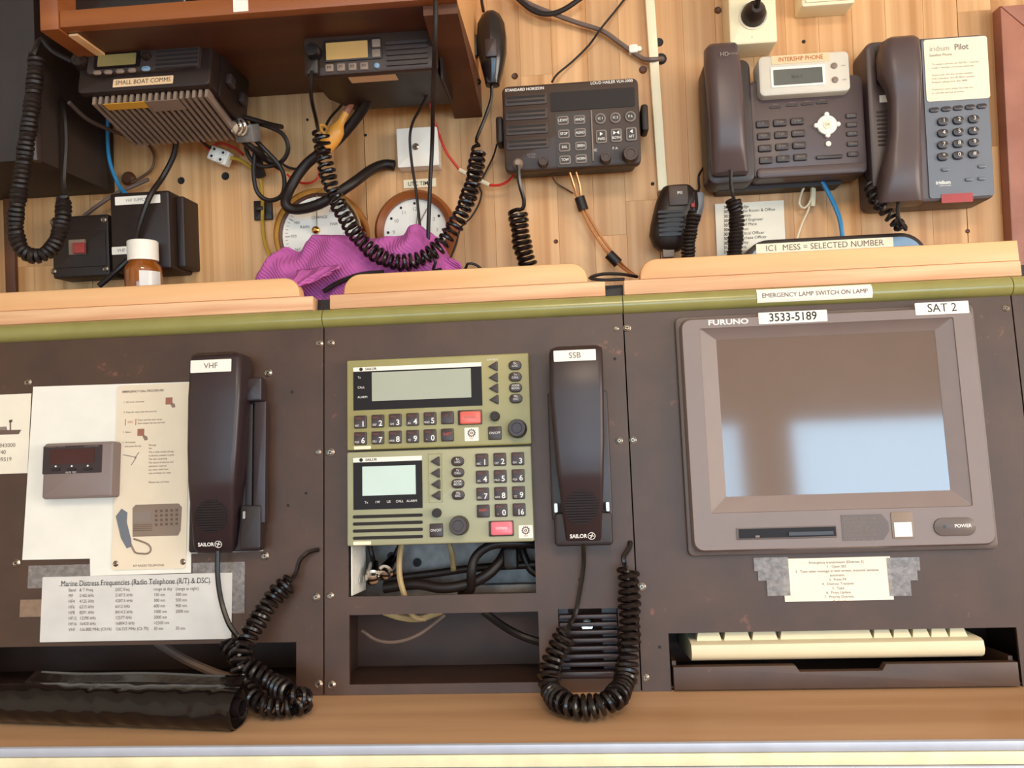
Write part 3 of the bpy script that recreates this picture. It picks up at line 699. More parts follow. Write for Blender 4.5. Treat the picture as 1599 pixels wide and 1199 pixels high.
# ---- desk phone INTERSHIP PHONE
D = W.at(1225, 285, .05, pitch=2)
p1 = thing('desk_phone', D, 'dark grey desk phone with silver display hood, sticker intership phone', 'phone', 'desk phones on the wall')
f = D.quad(((1168, 128), (1346, 112), (1357, 266), (1176, 284)), 0)
b = B().rbox(f, -.030, 0, .008, .004, 4); b.build('body', 'phone', p1)
B().rbox((f[0]+.004, f[1]-.0005, f[2]-.002, f[1]+.012), -.005, .004, .005, .003).build('front_lip', 'phone', p1)
q = D.quad(((1181, 87), (1326, 79), (1329, 140), (1189, 152)), .012)
hd = B().rbox(q, -.015, .012, .006, .003).build('display_hood', 'hood', p1)
q2 = D.quad(((1203, 106), (1288, 100), (1289, 131), (1205, 138)), .0125); B().rbox(q2, .012, .0128, .001).build('display_frame', 'white', hd)
q2 = D.quad(((1207.5, 109.5), (1284, 104), (1285, 127.5), (1208.5, 134.5)), .013); B().rbox(q2, .0128, .0131, .0008).build('display', 'lcd_dark', hd)
text(hd, 'line 1', *D.P(1245, 119, .0132), .0133, .004, 'phone_dk')
for px, py in ((1303, 102), (1304.5, 124)):
    key(D, hd, px, py, 10, 10, .012, .0012, 'stickergrey', 5, name='button'); text(hd, 'Line', *D.P(px+14, py, .0122), .0123, .0018, 'inkgrey')
q = D.quad(((1204, 87.5), (1296, 81.5), (1296, 95), (1205, 100.5)), .0125); sticker(hd, D, q, .012, 'stickertan', 'INTERSHIP PHONE', .0048, 'inkorange', sx=.86, bold=.012)
for i, (px, py) in enumerate(((1211, 167), (1237, 164), (1261, 162), (1284, 160))):
    key(D, p1, px, py, 18, 3, 0, .0012, 'phone_dk', 1.2, name='soft_key'); text(p1, 'Menu', *D.P(px, py-4, .0002), .0003, .0018, 'inkgrey')
for r_ in range(4):
    for c_ in range(3):
        s = ('1', '2 abc', '3 def', '4 ghi', '5 jkl', '6 mno', '7pqrs', '8 tuv', '9wxyz', '*', '0', '#send')[r_*3+c_]
        key(D, p1, 1191.5+c_*27+r_*1.7, 193-c_*2.3+r_*18.8, 21, 11, 0, .003, 'phone_dk', 2.5, s, 4.6 if len(s) < 2 else 3.6, 'inkgrey', (0, .5))
u_, v_ = D.P(1292, 194.5, .003); k = D.S(1292, 195)
nv = B().cyl(u_, v_, 0, .003, 15.5*k, 28, .001).build('navigation_pad', 'plate', p1)
for dx, dy in ((0, 16.5), (0, -16.5), (16.5, 0), (-16.5, 0)): B().cyl(u_+dx*k, v_+dy*k, .0, .0036, 4*k, 12, .001).build('navigation_key', 'plate', nv)
B().cyl(u_, v_, .003, .0036, 7*k, 20, .0004).build('centre_key', 'stickercream', nv); text(nv, 'OK', u_, v_, .0038, 4*k, 'inkgrey')
key(D, p1, 1294, 224, 9, 9, 0, .002, 'plate', 4.5, name='message_key'); q = D.quad(((1274, 244), (1316, 240), (1316, 246), (1275, 250)), .001); B().rbox(q, 0, .0025, .002, .001).build('speaker_bar', 'key_dk', p1)
for i, py in enumerate((180, 194, 208, 224, 240)): key(D, p1, 1330+i*.7, py, 17, 8, 0, .002, 'phone_dk', 2, ('CONF', 'HOLD', 'MUTE', 'TRAN', 'RD')[i], 3, 'inkgrey', name='function_key')
q = D.quad(((1117, 288), (1313, 274), (1313, 288), (1119, 302)), -.03); B().rbox((q[0], q[1], q[2], q[3]+.03), -.0495, -.026, .003).build('stand', 'black', p1)
# cradle and handset
q = D.quad(((1096, 96), (1170, 92), (1178, 284), (1106, 290)), 0); B().rbox((q[0], q[1], q[2]+.001, q[3]), -.032, .002, .010, .004).build('cradle', 'phone_dk', p1)
S = lambda py, a, e, n0, n1: ((D.P(a, py, n1)[0]+D.P(e, py, n1)[0])/2, D.P((a+e)/2, py, n1)[1], n0, n1, abs(D.P(e, py, n1)[0]-D.P(a, py, n1)[0])/2)
hs = B().loft([S(67, 1106, 1152, .002, .018), S(70, 1102, 1157, .0, .026), S(95, 1103, 1160, .0, .032), S(130, 1106, 1163, .006, .034), S(180, 1110, 1166, .008, .034), S(225, 1112, 1169, .004, .030), S(240, 1112, 1170, .002, .026), S(268, 1114, 1171, .002, .016), S(273, 1118, 1167, .002, .010)], .42, 4).build('handset', 'phone', p1)
text(hs, 'HD', *D.P(1131, 85, .0305), .0311, .0046, 'inkgrey', bold=.02); text(hs, 'voice', *D.P(1145, 83.5, .0305), .0311, .0032, 'inkgrey')
toD = D.I @ W.M
B().coil([toD @ Vector(W.P3(*p)) for p in ((1144, 312, .06), (1150, 335, .058), (1149, 370, .056), (1146, 410, .055))], .0072, .0022, .0042, lead0=[toD @ Vector(W.P3(*p)) for p in ((1141, 265, .07), (1141, 285, .068), (1143, 300, .064))]).build('coiled_cord', 'rubber', p1)

# ---- satellite phone with dog-bone handset and white instruction card
D = W.at(1450, 315, .045, pitch=1)
p2 = thing('desk_phone', D, 'grey desk phone with white instruction card and oval keys, red sticker at its foot', 'phone', 'desk phones on the wall')
f = D.quad(((1352, 66), (1546, 50), (1551, 309), (1362, 322)), 0)
B().rbox(f, -.042, 0, .010, .004).build('body', 'phone', p2)
q = D.quad(((1443, 62), (1541, 55), (1550, 303), (1447, 312)), .001); B().rbox(q, 0, .0012, .003).build('face_plate', 'slate', p2)
q = D.quad(((1443, 63), (1541, 55.5), (1546, 152), (1446, 160)), .0015)
cdp = B().rbox(q, .0012, .0018, .003).build('instruction_card', 'stickercream', p2); k = D.S(1490, 100)
text(cdp, 'iridium', *D.P(1451, 77, .0018), .0020, 8.6*k, 'inkgrey', 'LEFT', sx=.88, bold=-.012); text(cdp, 'Pilot', *D.P(1490, 74, .0018), .0020, 9*k, 'inkgrey', 'LEFT', bold=.025, sx=.9)
text(cdp, 'Satellite Phone', *D.P(1451, 87, .0018), .0020, 4*k, 'inkgrey', 'LEFT')
for i, s in enumerate(('To make a phone call dial 00 + country', 'code + number and press send key', '', 'Voice mail: dial the access number', 'Call a handset: dial 00 8816 number', 'Prepaid calling card: dial 2888', '', 'Customer care: press the help key', 'or call the service provider')):
    if s: text(cdp, s, D.P(1455, 101+i*5.6, .0018)[0], D.P(1455, 101+i*5.6, .0018)[1], .0020, 2.5*k, 'inkgrey', 'LEFT', sx=1.25)
for i in range(5): key(D, p2, 1459.6+i*18.6, 171-i*1.5, 15, 8, .0012, .002, 'key_dk', 4, name='function_key')
for r_ in range(4):
    for c_ in range(3): key(D, p2, 1473.4+c_*24, 189-c_*2+r_*18.3, 17, 13, .0012, .003, 'key_dk', 6.2, '123456789*0#'[r_*3+c_], 6, 'inkwhite', (1, 1))
for px, py in ((1477, 264), (1534, 259), (1514, 279.5), (1534, 278)): key(D, p2, px, py, 12, 6, .0012, .002, 'slate', 3, name='small_key')
text(p2, 'iridium', *D.P(1473, 285, .0013), .0014, 5.5*k, 'inkwhite', bold=.03); text(p2, 'EVERYWHERE', *D.P(1476, 290, .0013), .0014, 2*k, 'inkwhite')
q = D.quad(((1470, 304), (1519, 300), (1519, 314), (1470, 318)), .0015); B().rbox(q, .0012, .0018, .001).build('red_sticker', 'reddark', p2)
q = D.quad(((1373, 149), (1387, 148), (1388, 159), (1374, 160)), .0005); B().rbox(q, 0, .0006).build('white_sticker', 'white', p2)
q = D.quad(((1369, 172), (1392, 170), (1390, 228), (1371, 230)), .0005); lines(D, q, 0, 9, 1, 'phone_dk', 'speaker_slots', p2, .0006, .5)
q = D.quad(((1366, 72), (1384, 71), (1388, 132), (1368, 134)), .0005); B().rbox(q, 0, .0005, .002).build('cradle_well', 'key_dk', p2)
S = lambda py, a, e, n0, n1: ((D.P(a, py, n1)[0]+D.P(e, py, n1)[0])/2, D.P((a+e)/2, py, n1)[1], n0, n1, abs(D.P(e, py, n1)[0]-D.P(a, py, n1)[0])/2)
hs = B().loft([S(56, 1388, 1432, .004, .020), S(59, 1381, 1440, .002, .030), S(75, 1380, 1443, .002, .036), S(105, 1383, 1446, .002, .038), S(130, 1390, 1443, .012, .036), S(152, 1394, 1441, .014, .034), S(203, 1394, 1441, .014, .034), S(230, 1390, 1443, .012, .036), S(258, 1385, 1446, .002, .038), S(295, 1379, 1447, .002, .036), S(314, 1376, 1447, .002, .030), S(319, 1384, 1440, .004, .018)], .34, 4).build('handset', 'phone', p2)
toD = D.I @ W.M
B().coil([toD @ Vector(W.P3(*p)) for p in ((1358, 290, .05), (1366, 312, .06), (1380, 328, .065), (1398, 345, .064), (1408, 358, .055))], .0055, .0022, .0085, lead0=[toD @ Vector(W.P3(*p)) for p in ((1352, 255, .03), (1353, 275, .04))], lead1=[toD @ Vector(W.P3(*p)) for p in ((1404, 345, .07), (1402, 330, .072), (1403, 316, .070))]).build('coiled_cord', 'rubber', p2)

# ---- sockets, boxes, trunking
D = W.at(1168, 83, .038)
so = thing('wall_socket', D, 'cream double wall socket with black plug above the intership phone', 'socket')
f = D.quad(((1137, -60), (1212, -66), (1212, 66), (1137, 71)), 0); B().rbox(f, -.0375, 0, .003, .003).build('body', 'socket', so)
for py in (24, -30):
    u_, v_ = D.P(1176, py, 0); k = D.S(1176, py)
    B().lathe(u_, v_, [(23*k, .0001), (23*k, .0012), (21*k, .0012), (20.5*k, .0002), (17*k, .0002)], 28).build('recess', 'stickercream', so)
    pg = B().lathe(u_, v_, [(19*k, .0003), (18.5*k, .006), (15*k, .014), (8*k, .020)], 20).build('plug', 'black', so)
    B().tube([(u_, v_, .016), (u_, v_+.006, .027), (u_+.002, v_+.02, .037), (u_+.004, v_+.05, .03)], .0034).build('plug_cable', 'rubber', so)
text(so, '.', *D.P(1174, 55, .0002), .0003, .006, 'ink')
D = W.at(1280, 5, .03)
sb = thing('junction_box', D, 'cream surface box cut by the picture top above the display hood', 'box'); sb['label'] = 'small cream surface box high on the planks above the silver display hood'
f = D.quad(((1250, -70), (1334, -74), (1334, 5), (1250, 11)), 0); B().rbox(f, -.0295, 0, .002, .003).build('body', 'socket', sb); B().rbox((f[0]+.004, f[1]+.004, f[2]-.004, f[3]-.004), 0, .0015, .002, .001).build('cover', 'socket', sb)
D = W.at(653, 262, .022)
jb = thing('junction_box', D, 'white square junction box with centre screw above the clock label', 'box')
f = D.quad(((618, 201), (683, 196), (686, 258), (621, 262)), 0); B().rbox(f, -.0215, -.004, .002, .001).build('body', 'white', jb); B().rbox(f, -.004, 0, .002, .0015).build('cover', 'white', jb)
put('screw', SCREW, jb, Matrix.Translation((*D.P(649, 229, 0), 0)))
q = W.quad(((1005, -20), (1019, -20), (1041, 292), (1027, 292)), .010)
a = W.P3(1012, -20, .0); b_ = W.P3(1034, 300, 0); dv_ = Vector((b_[0]-a[0], b_[1]-a[1])); L_ = dv_.length
DT = W.at(1023, 140, .0005, rot=math.degrees(math.atan2(b_[0]-a[0], a[1]-b_[1])))
tag(B().rbox((-.0056, -L_/2, .0056, L_/2), 0, .010, .0, .0015).build('cable_trunking', 'pvc', None, DT.M), 'cream cable trunking strip running down the planks', 'trunking')

D = W.at(130, 435, .035)
sw = thing('switch_box', D, 'black switch box with red square push button and corner screws', 'box')
f = D.quad(((79, 340), (168, 333), (172, 430), (84, 435)), 0); B().rbox(f, -.0345, 0, .002, .002).build('body', 'black', sw)
B().rbox((f[0]+.004, f[1]+.012, f[2]-.004, f[3]-.020), 0, .0012, .001, .0006).build('cover_panel', 'black', sw)
q = D.rc(121, 386, 27, 24, .002); B().rbox(q, .0012, .004, .001, .001).build('button_bezel', 'stickergrey', sw)
key(D, sw, 122, 387, 20, 17, .004, .003, 'reddark', 2, 'ON', 5, 'inkred', name='push_button')
for px, py in ((82, 347), (162, 343), (84, 424), (165, 420)): screw(sw, D, px, py, .0, .85)
D = W.at(225, 428, .055)
pb = thing('power_box', D, 'taller black box with two white labels behind the amber bottle', 'box')
f = D.quad(((171, 302), (263, 296), (268, 420), (174, 424)), 0)
B().rbox(f, -.0545, 0, .003, .003).build('body', 'black', pb)
q = D.quad(((179, 308), (250, 303), (250, 316), (180, 321)), .0005); sticker(pb, D, q, 0, 'white', 'VHF SUPPLY 1', .0038, 'inkgrey', sx=.9)
q = D.quad(((174, 386), (204, 384), (204, 396), (175, 398)), .0005); sticker(pb, D, q, 0, 'white', 'VHF', .004, 'inkgrey')
B().rbox((f[2]-.0, f[1]+.004, f[2]+.010, f[3]-.004), -.0545, -.016, .002, .002).build('side_flange', 'black', pb)

# ---- barometer and clock
def dial_clock(px, py, rp, rim, rimw, label, kind, hub):
    D = W.at(px, py, .0); k = D.S(px, py, .03); r = rp*k
    t = thing(kind, D, label, 'barometer' if kind == 'barometer' else 'clock')
    B().lathe(0, 0, [(r, .001), (r*1.0, .014), (r*.985, .026), (r-rimw*k*.45, .032), (r-rimw*k, .027), (r-rimw*k*1.05, .020)], 48, cap1=False).build('rim', rim, t)
    if kind == 'barometer': B().lathe(0, 0, [(r-rimw*k*1.0, .0195), (r-rimw*k*1.02, .022), (r-rimw*k*1.6, .0205), (r-rimw*k*1.7, .0195)], 48).build('inner_ring', 'browncable', t)
    dr = r-rimw*k*(1.65 if kind == 'barometer' else 1.0)
    dl = B().lathe(0, 0, [(dr*.999, .018), (dr, .0208)], 40).build('dial', 'dial', t)
    return D, t, dl, dr, k
D, t, dl, dr, k = dial_clock(508, 372, 74, 'brass', 8, 'brass rimmed barometer with white dial behind the magenta cloth', 'barometer', None)
b = B()
for i in range(60):
    a = R(6*i); r0, r1 = dr*(.86 if i % 5 else .80), dr*.93; ca, sa = math.cos(a), math.sin(a); w_ = .0003 if i % 5 else .0005
    b.prism([(ca*r0+sa*w_, sa*r0-ca*w_), (ca*r1+sa*w_, sa*r1-ca*w_), (ca*r1-sa*w_, sa*r1+ca*w_), (ca*r0-sa*w_, sa*r0+ca*w_)], .0208, .0210)
b.build('scale_marks', 'inkgrey', dl)
for i, s in enumerate(('960', '970', '980', '990', '1000', '1010', '1020', '1030', '1040')): a = R(210-30*i); text(dl, s, dr*.70*math.cos(a), dr*.70*math.sin(a), .0211, .0034, 'inkgrey')
for s, a in (('RAIN', 150), ('CHANGE', 90), ('FAIR', 35)): text(dl, s, dr*.46*math.cos(R(a)), dr*.46*math.sin(R(a)), .0211, .0034, 'inkbrown')
text(dl, 'BAROMETER', 0, -dr*.30, .0211, .003, 'inkgrey')
hu, hv = D.P(493, 359, .024)
B().prism([(hu-.0009, hv-.012), (hu+.0009, hv-.012), (hu+.003, hv+.042), (hu+.0024, hv+.042)], .0225, .0232).build('needle', 'steel', t)
B().lathe(hu, hv, [(.0045, .021), (.0045, .025), (.002, .027)], 14).build('hub', 'brass', t)
D, t, dl, dr, k = dial_clock(654, 366, 65, 'mahogany', 14, 'wood rimmed clock with white dial under the time label', 'wall_clock', None)
for i in range(12):
    a = R(30*i); B().cyl(dr*.86*math.cos(a), dr*.86*math.sin(a), .0208, .0211, .0017, 10).build('hour_dot', 'ink', dl); text(dl, str((3-i-1) % 12+1), dr*.68*math.cos(a), dr*.68*math.sin(a), .0211, .0042, 'inkgrey')
for a, l_, nm in ((80, .55, 'hour_hand'), (60, .78, 'minute_hand')):
    ca, sa = math.cos(R(a)), math.sin(R(a)); w_ = .0007; r0, r1 = -dr*.1, dr*l_
    B().prism([(ca*r0+sa*w_, sa*r0-ca*w_), (ca*r1+sa*w_, sa*r1-ca*w_), (ca*r1-sa*w_, sa*r1+ca*w_), (ca*r0-sa*w_, sa*r0+ca*w_)], .0215, .0219).build(nm, 'stickergrey', t)
q = W.quad(((630, 281), (681, 279), (681, 292), (631, 294)), .001)
o = thing('clock_label', W.at(655, 287, .0005), 'small tan strip lettered UTC TIME above the wood rimmed clock', 'label')
DL = W.at(655, 287, .0005); q = DL.quad(((630, 281), (681, 278.5), (681, 291.5), (631, 294)), 0)
B().rbox(q, 0, .0006).build('strip', 'stickercream', o); text(o, 'UTC TIME', 0, 0, .0008, .0050, 'ink', sx=.9, bold=.008)

# ---- phone list and oval handset behind the rail
D = W.at(1170, 355, .001); pl_ = thing('phone_list', D, 'white printed list of extension numbers on the planks behind a coiled cord', 'paper')
q = D.quad(((1117, 319), (1225, 312), (1226, 400), (1119, 402)), 0); B().rbox((q[0], q[1]-.03, q[2], q[3]), 0, .0003).build('sheet', 'paper', pl_); k = D.S(1170, 350)
for i, (a, s) in enumerate((('301', 'Bridge'), ('302', 'Radio Room & Office'), ('303', 'Captain'), ('304', 'Chief Engineer'), ('305', 'Chief Mate'), ('306', 'Bosun'), ('307', 'Medical Officer'), ('308', 'Purchase Officer'), ('309', 'Galley'), ('310', 'Mess'), ('311', 'Engine Room'))):
    text(pl_, a, *D.P(1130, 324+i*7, .0004), .0005, 4.6*k, 'ink', 'LEFT', bold=.02); text(pl_, s, *D.P(1152, 323.0+i*7, .0004), .0005, 4.6*k, 'ink', 'LEFT')
D = W.at(1305, 398, .045)
ic = thing('intercom_unit', D, 'blue faced intercom with black rounded edge behind the rail, strip IC1 mess selected number', 'intercom')
f = D.quad(((1160, 379), (1451, 357), (1452, 440), (1161, 450)), 0)
B().rbox((f[0], LEDGE-D.o.z+.001, f[2], f[3]), -.040, 0, .030, .004, 8).build('body', 'black', ic)
B().rbox((f[0]+.006, LEDGE-D.o.z+.003, f[2]-.006, f[3]-.005), 0, .0012, .025, .0005, 8).build('face', 'bluepanel', ic)
q = D.quad(((1181, 382), (1395, 369), (1395, 385), (1181, 398)), .002); sticker(ic, D, q, .0012, 'stickercream', 'IC1  MESS = SELECTED NUMBER', .0066, 'inkbrown', sx=.98)

# ---- bottle
D = Fr((W.P(224, 420, .075)[0], YW-.075, LEDGE), (1, 0, 0), (0, 1, 0))
bt = thing('medicine_bottle', D, 'amber glass bottle with white screw cap standing on the ledge', 'bottle')
zc0 = W.P(224, 405, .075)[1]-LEDGE; zc1 = W.P(222, 377, .075)[1]-LEDGE; k = W.S(224, 420, .075); rb = 28*k
B().lathe(0, 0, [(rb*.9, 0.0005), (rb, .004), (rb, zc0-.014), (rb*.96, zc0-.009), (rb*.72, zc0-.003), (rb*.70, zc0)], 28).build('glass', 'amber', bt)
b = B(); seg = 60; c_ = lambda f_, z: [(rb*f_*(1-.015*(i % 2))*math.cos(2*math.pi*i/seg), rb*f_*(1-.015*(i % 2))*math.sin(2*math.pi*i/seg), z) for i in range(seg)]
b.skin([c_(.82, zc0-.002), c_(.82, zc1-.001), c_(.78, zc1)]); b.build('cap', 'white', bt)
b = B(); n_ = 8; rs = []
for z in (.001, zc0-.016): rs.append([(rb*1.012*math.cos(R(-75+70*i/n_)), rb*1.012*math.sin(R(-75+70*i/n_)), z) for i in range(n_+1)])
ia, ib = b.ring(rs[0]), b.ring(rs[1])
for i in range(n_): b.face((ia[i], ia[i+1], ib[i+1], ib[i]))
b.build('label_wrap', 'papergrey', bt)

# ---- magenta cloth heaped on the ledge
prof = [(402, 436), (412, 418), (428, 394), (446, 386), (468, 393), (486, 378), (497, 369), (530, 367), (575, 371), (620, 371), (633, 369), (645, 353), (655, 351), (668, 361), (680, 369), (690, 385), (700, 402), (718, 410), (724, 432)]
D = Fr((W.P(560, 400, .05)[0], YW-.05, LEDGE), (1, 0, 0), (0, 0, 1))
cl = thing('cleaning_cloth', D, 'magenta woven cloth bunched up on the ledge before the barometer and clock', 'cloth')
b = B(); NS, NT = 90, 34; rings = []
r3 = random.Random(3); ph = [r3.uniform(0, 6) for _ in range(12)]
for i in range(NS+1):
    px = 402+322*i/NS
    for (xa, ya), (xb, yb_) in zip(prof, prof[1:]):
        if xa <= px <= xb: t_ = (px-xa)/(xb-xa); t_ = t_*t_*(3-2*t_); py = ya+(yb_-ya)*t_; break
    u_, zt = D.P(px, py, 0); zt = max(zt, .004); hw = .028*(.35+.65*math.sin(math.pi*min(1, max(0, i/NS)))**.5)
    row = []
    for j in range(NT+1):
        a = math.pi*j/NT; s_ = math.sin(a); c_ = math.cos(a)
        fold = .0045*math.sin(u_*70+ph[0]+3*s_)+.003*math.sin(u_*150+ph[1]-5*a)+.0025*math.sin(a*6+u_*40+ph[2])
        n_ = hw*(abs(c_)**.8)*(1 if c_ > 0 else -1)+fold*(.3+s_*.7)*(1 if c_ > -.2 else .3)
        z_ = zt*(s_**.55)+fold*.35*s_*(1-s_)*2
        row.append((u_+.002*math.sin(a*5+u_*60), max(.0012, z_), max(-.042, min(.040, n_))))
    rings.append(b.ring(row))
for a_, c_ in zip(rings, rings[1:]):
    for j in range(NT): b.face((a_[j], c_[j], c_[j+1], a_[j+1]))
b.face(tuple(rings[0])); b.face(tuple(reversed(rings[-1])))
b.build('heap', 'cloth', cl, ang=80)
b = B(); rings = []   # corner drooping into the gap between the rails
for i in range(21):
    s_ = i/20; row = []
    for j in range(15):
        t_ = j/14; px = 458+66*s_+5*math.sin(t_*5); py = 420+40*t_*(1-.55*s_)-10*s_
        u_, v_ = D.P(px, py, .045)
        row.append((u_, max(.001, v_), .034+.028*math.sin(t_*1.5)*(1-.5*s_)+.003*math.sin(s_*13+t_*4)))
    rings.append(b.ring(row))
for a_, c_ in zip(rings, rings[1:]):
    for j in range(14): b.face((a_[j], a_[j+1], c_[j+1], c_[j]))
o = b.build('drooping_corner', 'cloth', cl, ang=80); sd = o.modifiers.new('thickness', 'SOLIDIFY'); sd.thickness = .002

# ---- cables on the wall
cable('thick_cable', W, [(584, 138, .075), (568, 168, .055), (548, 195, .045), (520, 225, .04), (480, 255, .035), (455, 290, .038), (446, 318, .046), (462, 327, .045), (500, 318, .052), (545, 290, .045), (580, 265, .02), (600, 257, .008), (616, 258, .006)], .0062, 'rubber', 'thick black cable bending across the planks to the junction box', seg=12)
pg = thing('orange_connector', W.at(500, 205, .055), 'orange inline plug on the lead under the amber display radio', 'connector')
DP = W.at(500, 205, .055)
P3 = lambda *p: DP.P3(*p)
B().tube([P3(540, 176, 0), P3(528, 198, 0), P3(521, 214, 0), P3(508, 230, 0)], lambda t_: .0045+.0050*min(1, max(0, (t_-.25)*4)), 12).build('plug_body', 'orangeplug', pg)
B().tube([P3(516, 212, .004), P3(506, 208, .004), P3(499, 198, .002), P3(505, 195, 0), P3(515, 204, 0)], .0018).build('strap_loop', 'orangeplug', pg)
B().tube([P3(556, 148, .012), P3(545, 168, 0), P3(538, 180, 0)], .004).build('lead', 'redwood', pg)
cable('thin_lead', W, [(545, 150, .06), (530, 168, .04), (515, 185, .02), (505, 205, .012), (490, 240, .008), (470, 262, .008), (452, 262, .008), (440, 255, .01)], .0016, 'rubber', 'thin black lead below the amber display radio')
cable('red_wire', W, [(448, 272, .012), (462, 283, .012), (482, 286, .012), (496, 278, .012), (500, 262, .012)], .0014, 'redwire', 'short red wire curving under the orange plug', 'wire')
cable('red_wire', W, [(672, 160, .05), (676, 182, .025), (684, 205, .02), (696, 236, .02), (718, 266, .02)], .0016, 'redwire', 'long red wire from the shelf down to the white splice', 'wire')
sp = cable('wire_splice', W, [(717, 265, .02), (740, 277, .02), (764, 289, .02)], .0028, 'whitecable', 'white splice sleeve joining two red wires', 'splice')
cable('red_wire', W, [(764, 289, .02), (780, 289, .02), (793, 283, .02), (803, 272, .03)], .0016, 'redwire', 'red wire from the white splice up to the loudhailer', 'wire')
cable('thin_lead', W, [(776, 225, .03), (770, 245, .01), (760, 265, .006), (748, 290, .006), (752, 300, .006), (748, 318, .006), (735, 340, .008), (720, 355, .03), (713, 378, .035), (704, 402, .035)], .0011, 'ink', 'hair thin dark wire from the loudhailer down past the clock')
cable('black_lead', W, [(668, 145, .075), (656, 170, .06), (645, 190, .05), (640, 215, .042), (643, 255, .042), (650, 300, .046), (656, 355, .050)], .0017, 'rubber', 'thin black lead hanging over the junction box into the cloth')
cable('straight_cable', W, [(680, -20, .225), (680, 40, .225), (678, 100, .20), (676, 160, .12), (675, 220, .07), (671, 300, .06), (668, 385, .055)], .0024, 'rubber', 'straight black cable falling from the shelf lip into the cloth')
cable('bent_wire_end', W, [(726, 425, .045), (730, 412, .05), (742, 413, .05), (752, 420, .05)], .0016, 'rubber', 'bent black wire end beside the magenta cloth')
cable('cloth_wire', W, [(674, 395, .09), (680, 410, .09), (676, 422, .085), (690, 420, .085)], .0018, 'rubber', 'short black wire under the big coil bottom')
cable('gap_cable', W, [(505, 455, .085), (530, 440, .085), (565, 428, .085), (600, 425, .08)], .0026, 'rubber', 'black cable under the cloth corner in the rail gap')
# upper cables
cable('grey_cable', W, [(795, -15, .012), (825, 5, .012), (865, 22, .012), (900, 35, .010), (940, 48, .008), (965, 65, .007), (986, 80, .007), (1005, 92, .008), (1020, 93, .012), (1035, 92, .004)], .0030, 'greycable', 'grey brown cable sagging across the planks to a cable clip')
cable('black_cable', W, [(800, -10, .02), (830, 15, .018), (855, 22, .016), (880, 15, .016), (910, -5, .016)], .0032, 'rubber', 'black cable sagging in at the top above the loudhailer')
cable('dark_wire', W, [(982, -10, .006), (960, 18, .006), (938, 45, .016), (920, 70, .008), (895, 95, .006), (870, 116, .012), (862, 128, .02)], .0013, 'ink', 'thin dark wire running down to the loudhailer top')
ck = thing('cable_clip', W.at(989, 81, 0), 'white nail-on clip holding the grey brown cable', 'clip')
B().rbox((-.006, -.005, .005, .005), .0005, .011, .003, .001).build('saddle', 'white', ck); B().cyl(.007, .002, .0005, .004, .003, 12).build('nail_eye', 'white', ck)
for i, (dx, m_) in enumerate(((0, 'copper'), (10, 'copper'))):
    cable('copper_wire', W, [(889+dx, 268, .02), (896+dx*.9, 290, .014), (905+dx*.5, 318, .012), (922+dx*.7, 355, .012), (945+dx*.8, 390, .014), (968+dx*.6, 415, .03), (992+dx*.3, 432, .08)], .0016, 'copper', ('copper coloured wire below the loudhailer, on the fist microphone side', 'copper coloured wire below the loudhailer, on the trunking side')[i], 'wire', group='copper wires below the loudhailer')
for px, py, ang in ((908, 318, -75), (958, 404, -48)):
    DD = W.at(px, py, .013 if py < 350 else .021, rot=ang); tag(B().skin([[(z, .0062*math.cos(2*math.pi*i/12), .0062*math.sin(2*math.pi*i/12)) for i in range(12)][::-1] for z in (-.008, .008)]).build('wire_sleeve', 'rubber', None, DD.M), 'black tape sleeve high on the copper wires' if py < 350 else 'black tape sleeve low on the copper wires near the rail', 'sleeve')
cable('black_loop', W, [(995, 432, .09), (970, 428, .10), (940, 428, .105), (921, 434, .108), (940, 437, .112), (975, 436, .108)], .0018, 'rubber', 'flattened black wire loop lying in the rail gap')
cable('dark_wire', W, [(860, 270, .02), (868, 285, .008), (880, 293, .006), (895, 302, .008)], .0010, 'browncable', 'short dark wire under the loudhailer body')
cable('wall_wire', W, [(1098, 262, .02), (1091, 275, .008), (1092, 292, .01), (1090, 300, .02)], .0014, 'ink', 'thin dark wire beside the handset cradle')
# phone leads
cable('blue_cable', W, [(1281, 280, .022), (1294, 302, .022), (1305, 325, .02), (1312, 345, .02), (1316, 372, .02)], .0027, 'bluecable', 'bright blue network cable under the intership phone')
cable('white_lead', W, [(1263, 280, .02), (1252, 300, .015), (1248, 318, .012), (1256, 325, .012), (1266, 312, .012), (1270, 284, .02)], .0013, 'whitecable', 'white looped lead under the intership phone')
cable('white_lead', W, [(1268, 284, .018), (1266, 310, .01), (1262, 328, .008), (1252, 350, .008), (1242, 380, .01)], .0012, 'whitecable', 'white straight lead under the intership phone')
cable('white_cable', W, [(1269, 282, .015), (1270, 300, .012), (1269, 322, .010)], .003, 'whitecable', 'short thick white cable stub under the intership phone')
# left side cables
cable('blue_cable', W, [(169, 165, .02), (168, 215, .02), (172, 255, .02), (186, 290, .02), (196, 302, .03)], .0024, 'bluecable', 'blue cable beside the dark instrument cabinet')
cable('grey_cable', W, [(108, 160, .12), (135, 185, .09), (165, 200, .06), (196, 212, .02)], .0024, 'greycable', 'grey brown lead from the cabinet to the wall under the ribbed radio')
cable('brown_wire', W, [(228, 222, .006), (240, 240, .006), (238, 262, .006), (222, 276, .006), (205, 285, .008)], .0016, 'browncable', 'brown wire curving on the planks beneath the ribbed radio')
cable('grey_cable', W, [(232, 280, .02), (205, 292, .02), (180, 303, .02), (150, 323, .02), (132, 337, .015)], .0026, 'greycable', 'grey brown lead running to the switch box')
cable('black_cable', W, [(276, 206, .06), (272, 240, .05), (255, 275, .05), (235, 305, .064), (220, 345, .066), (212, 375, .062)], .0034, 'rubber', 'black cable crossing over the taller black box')
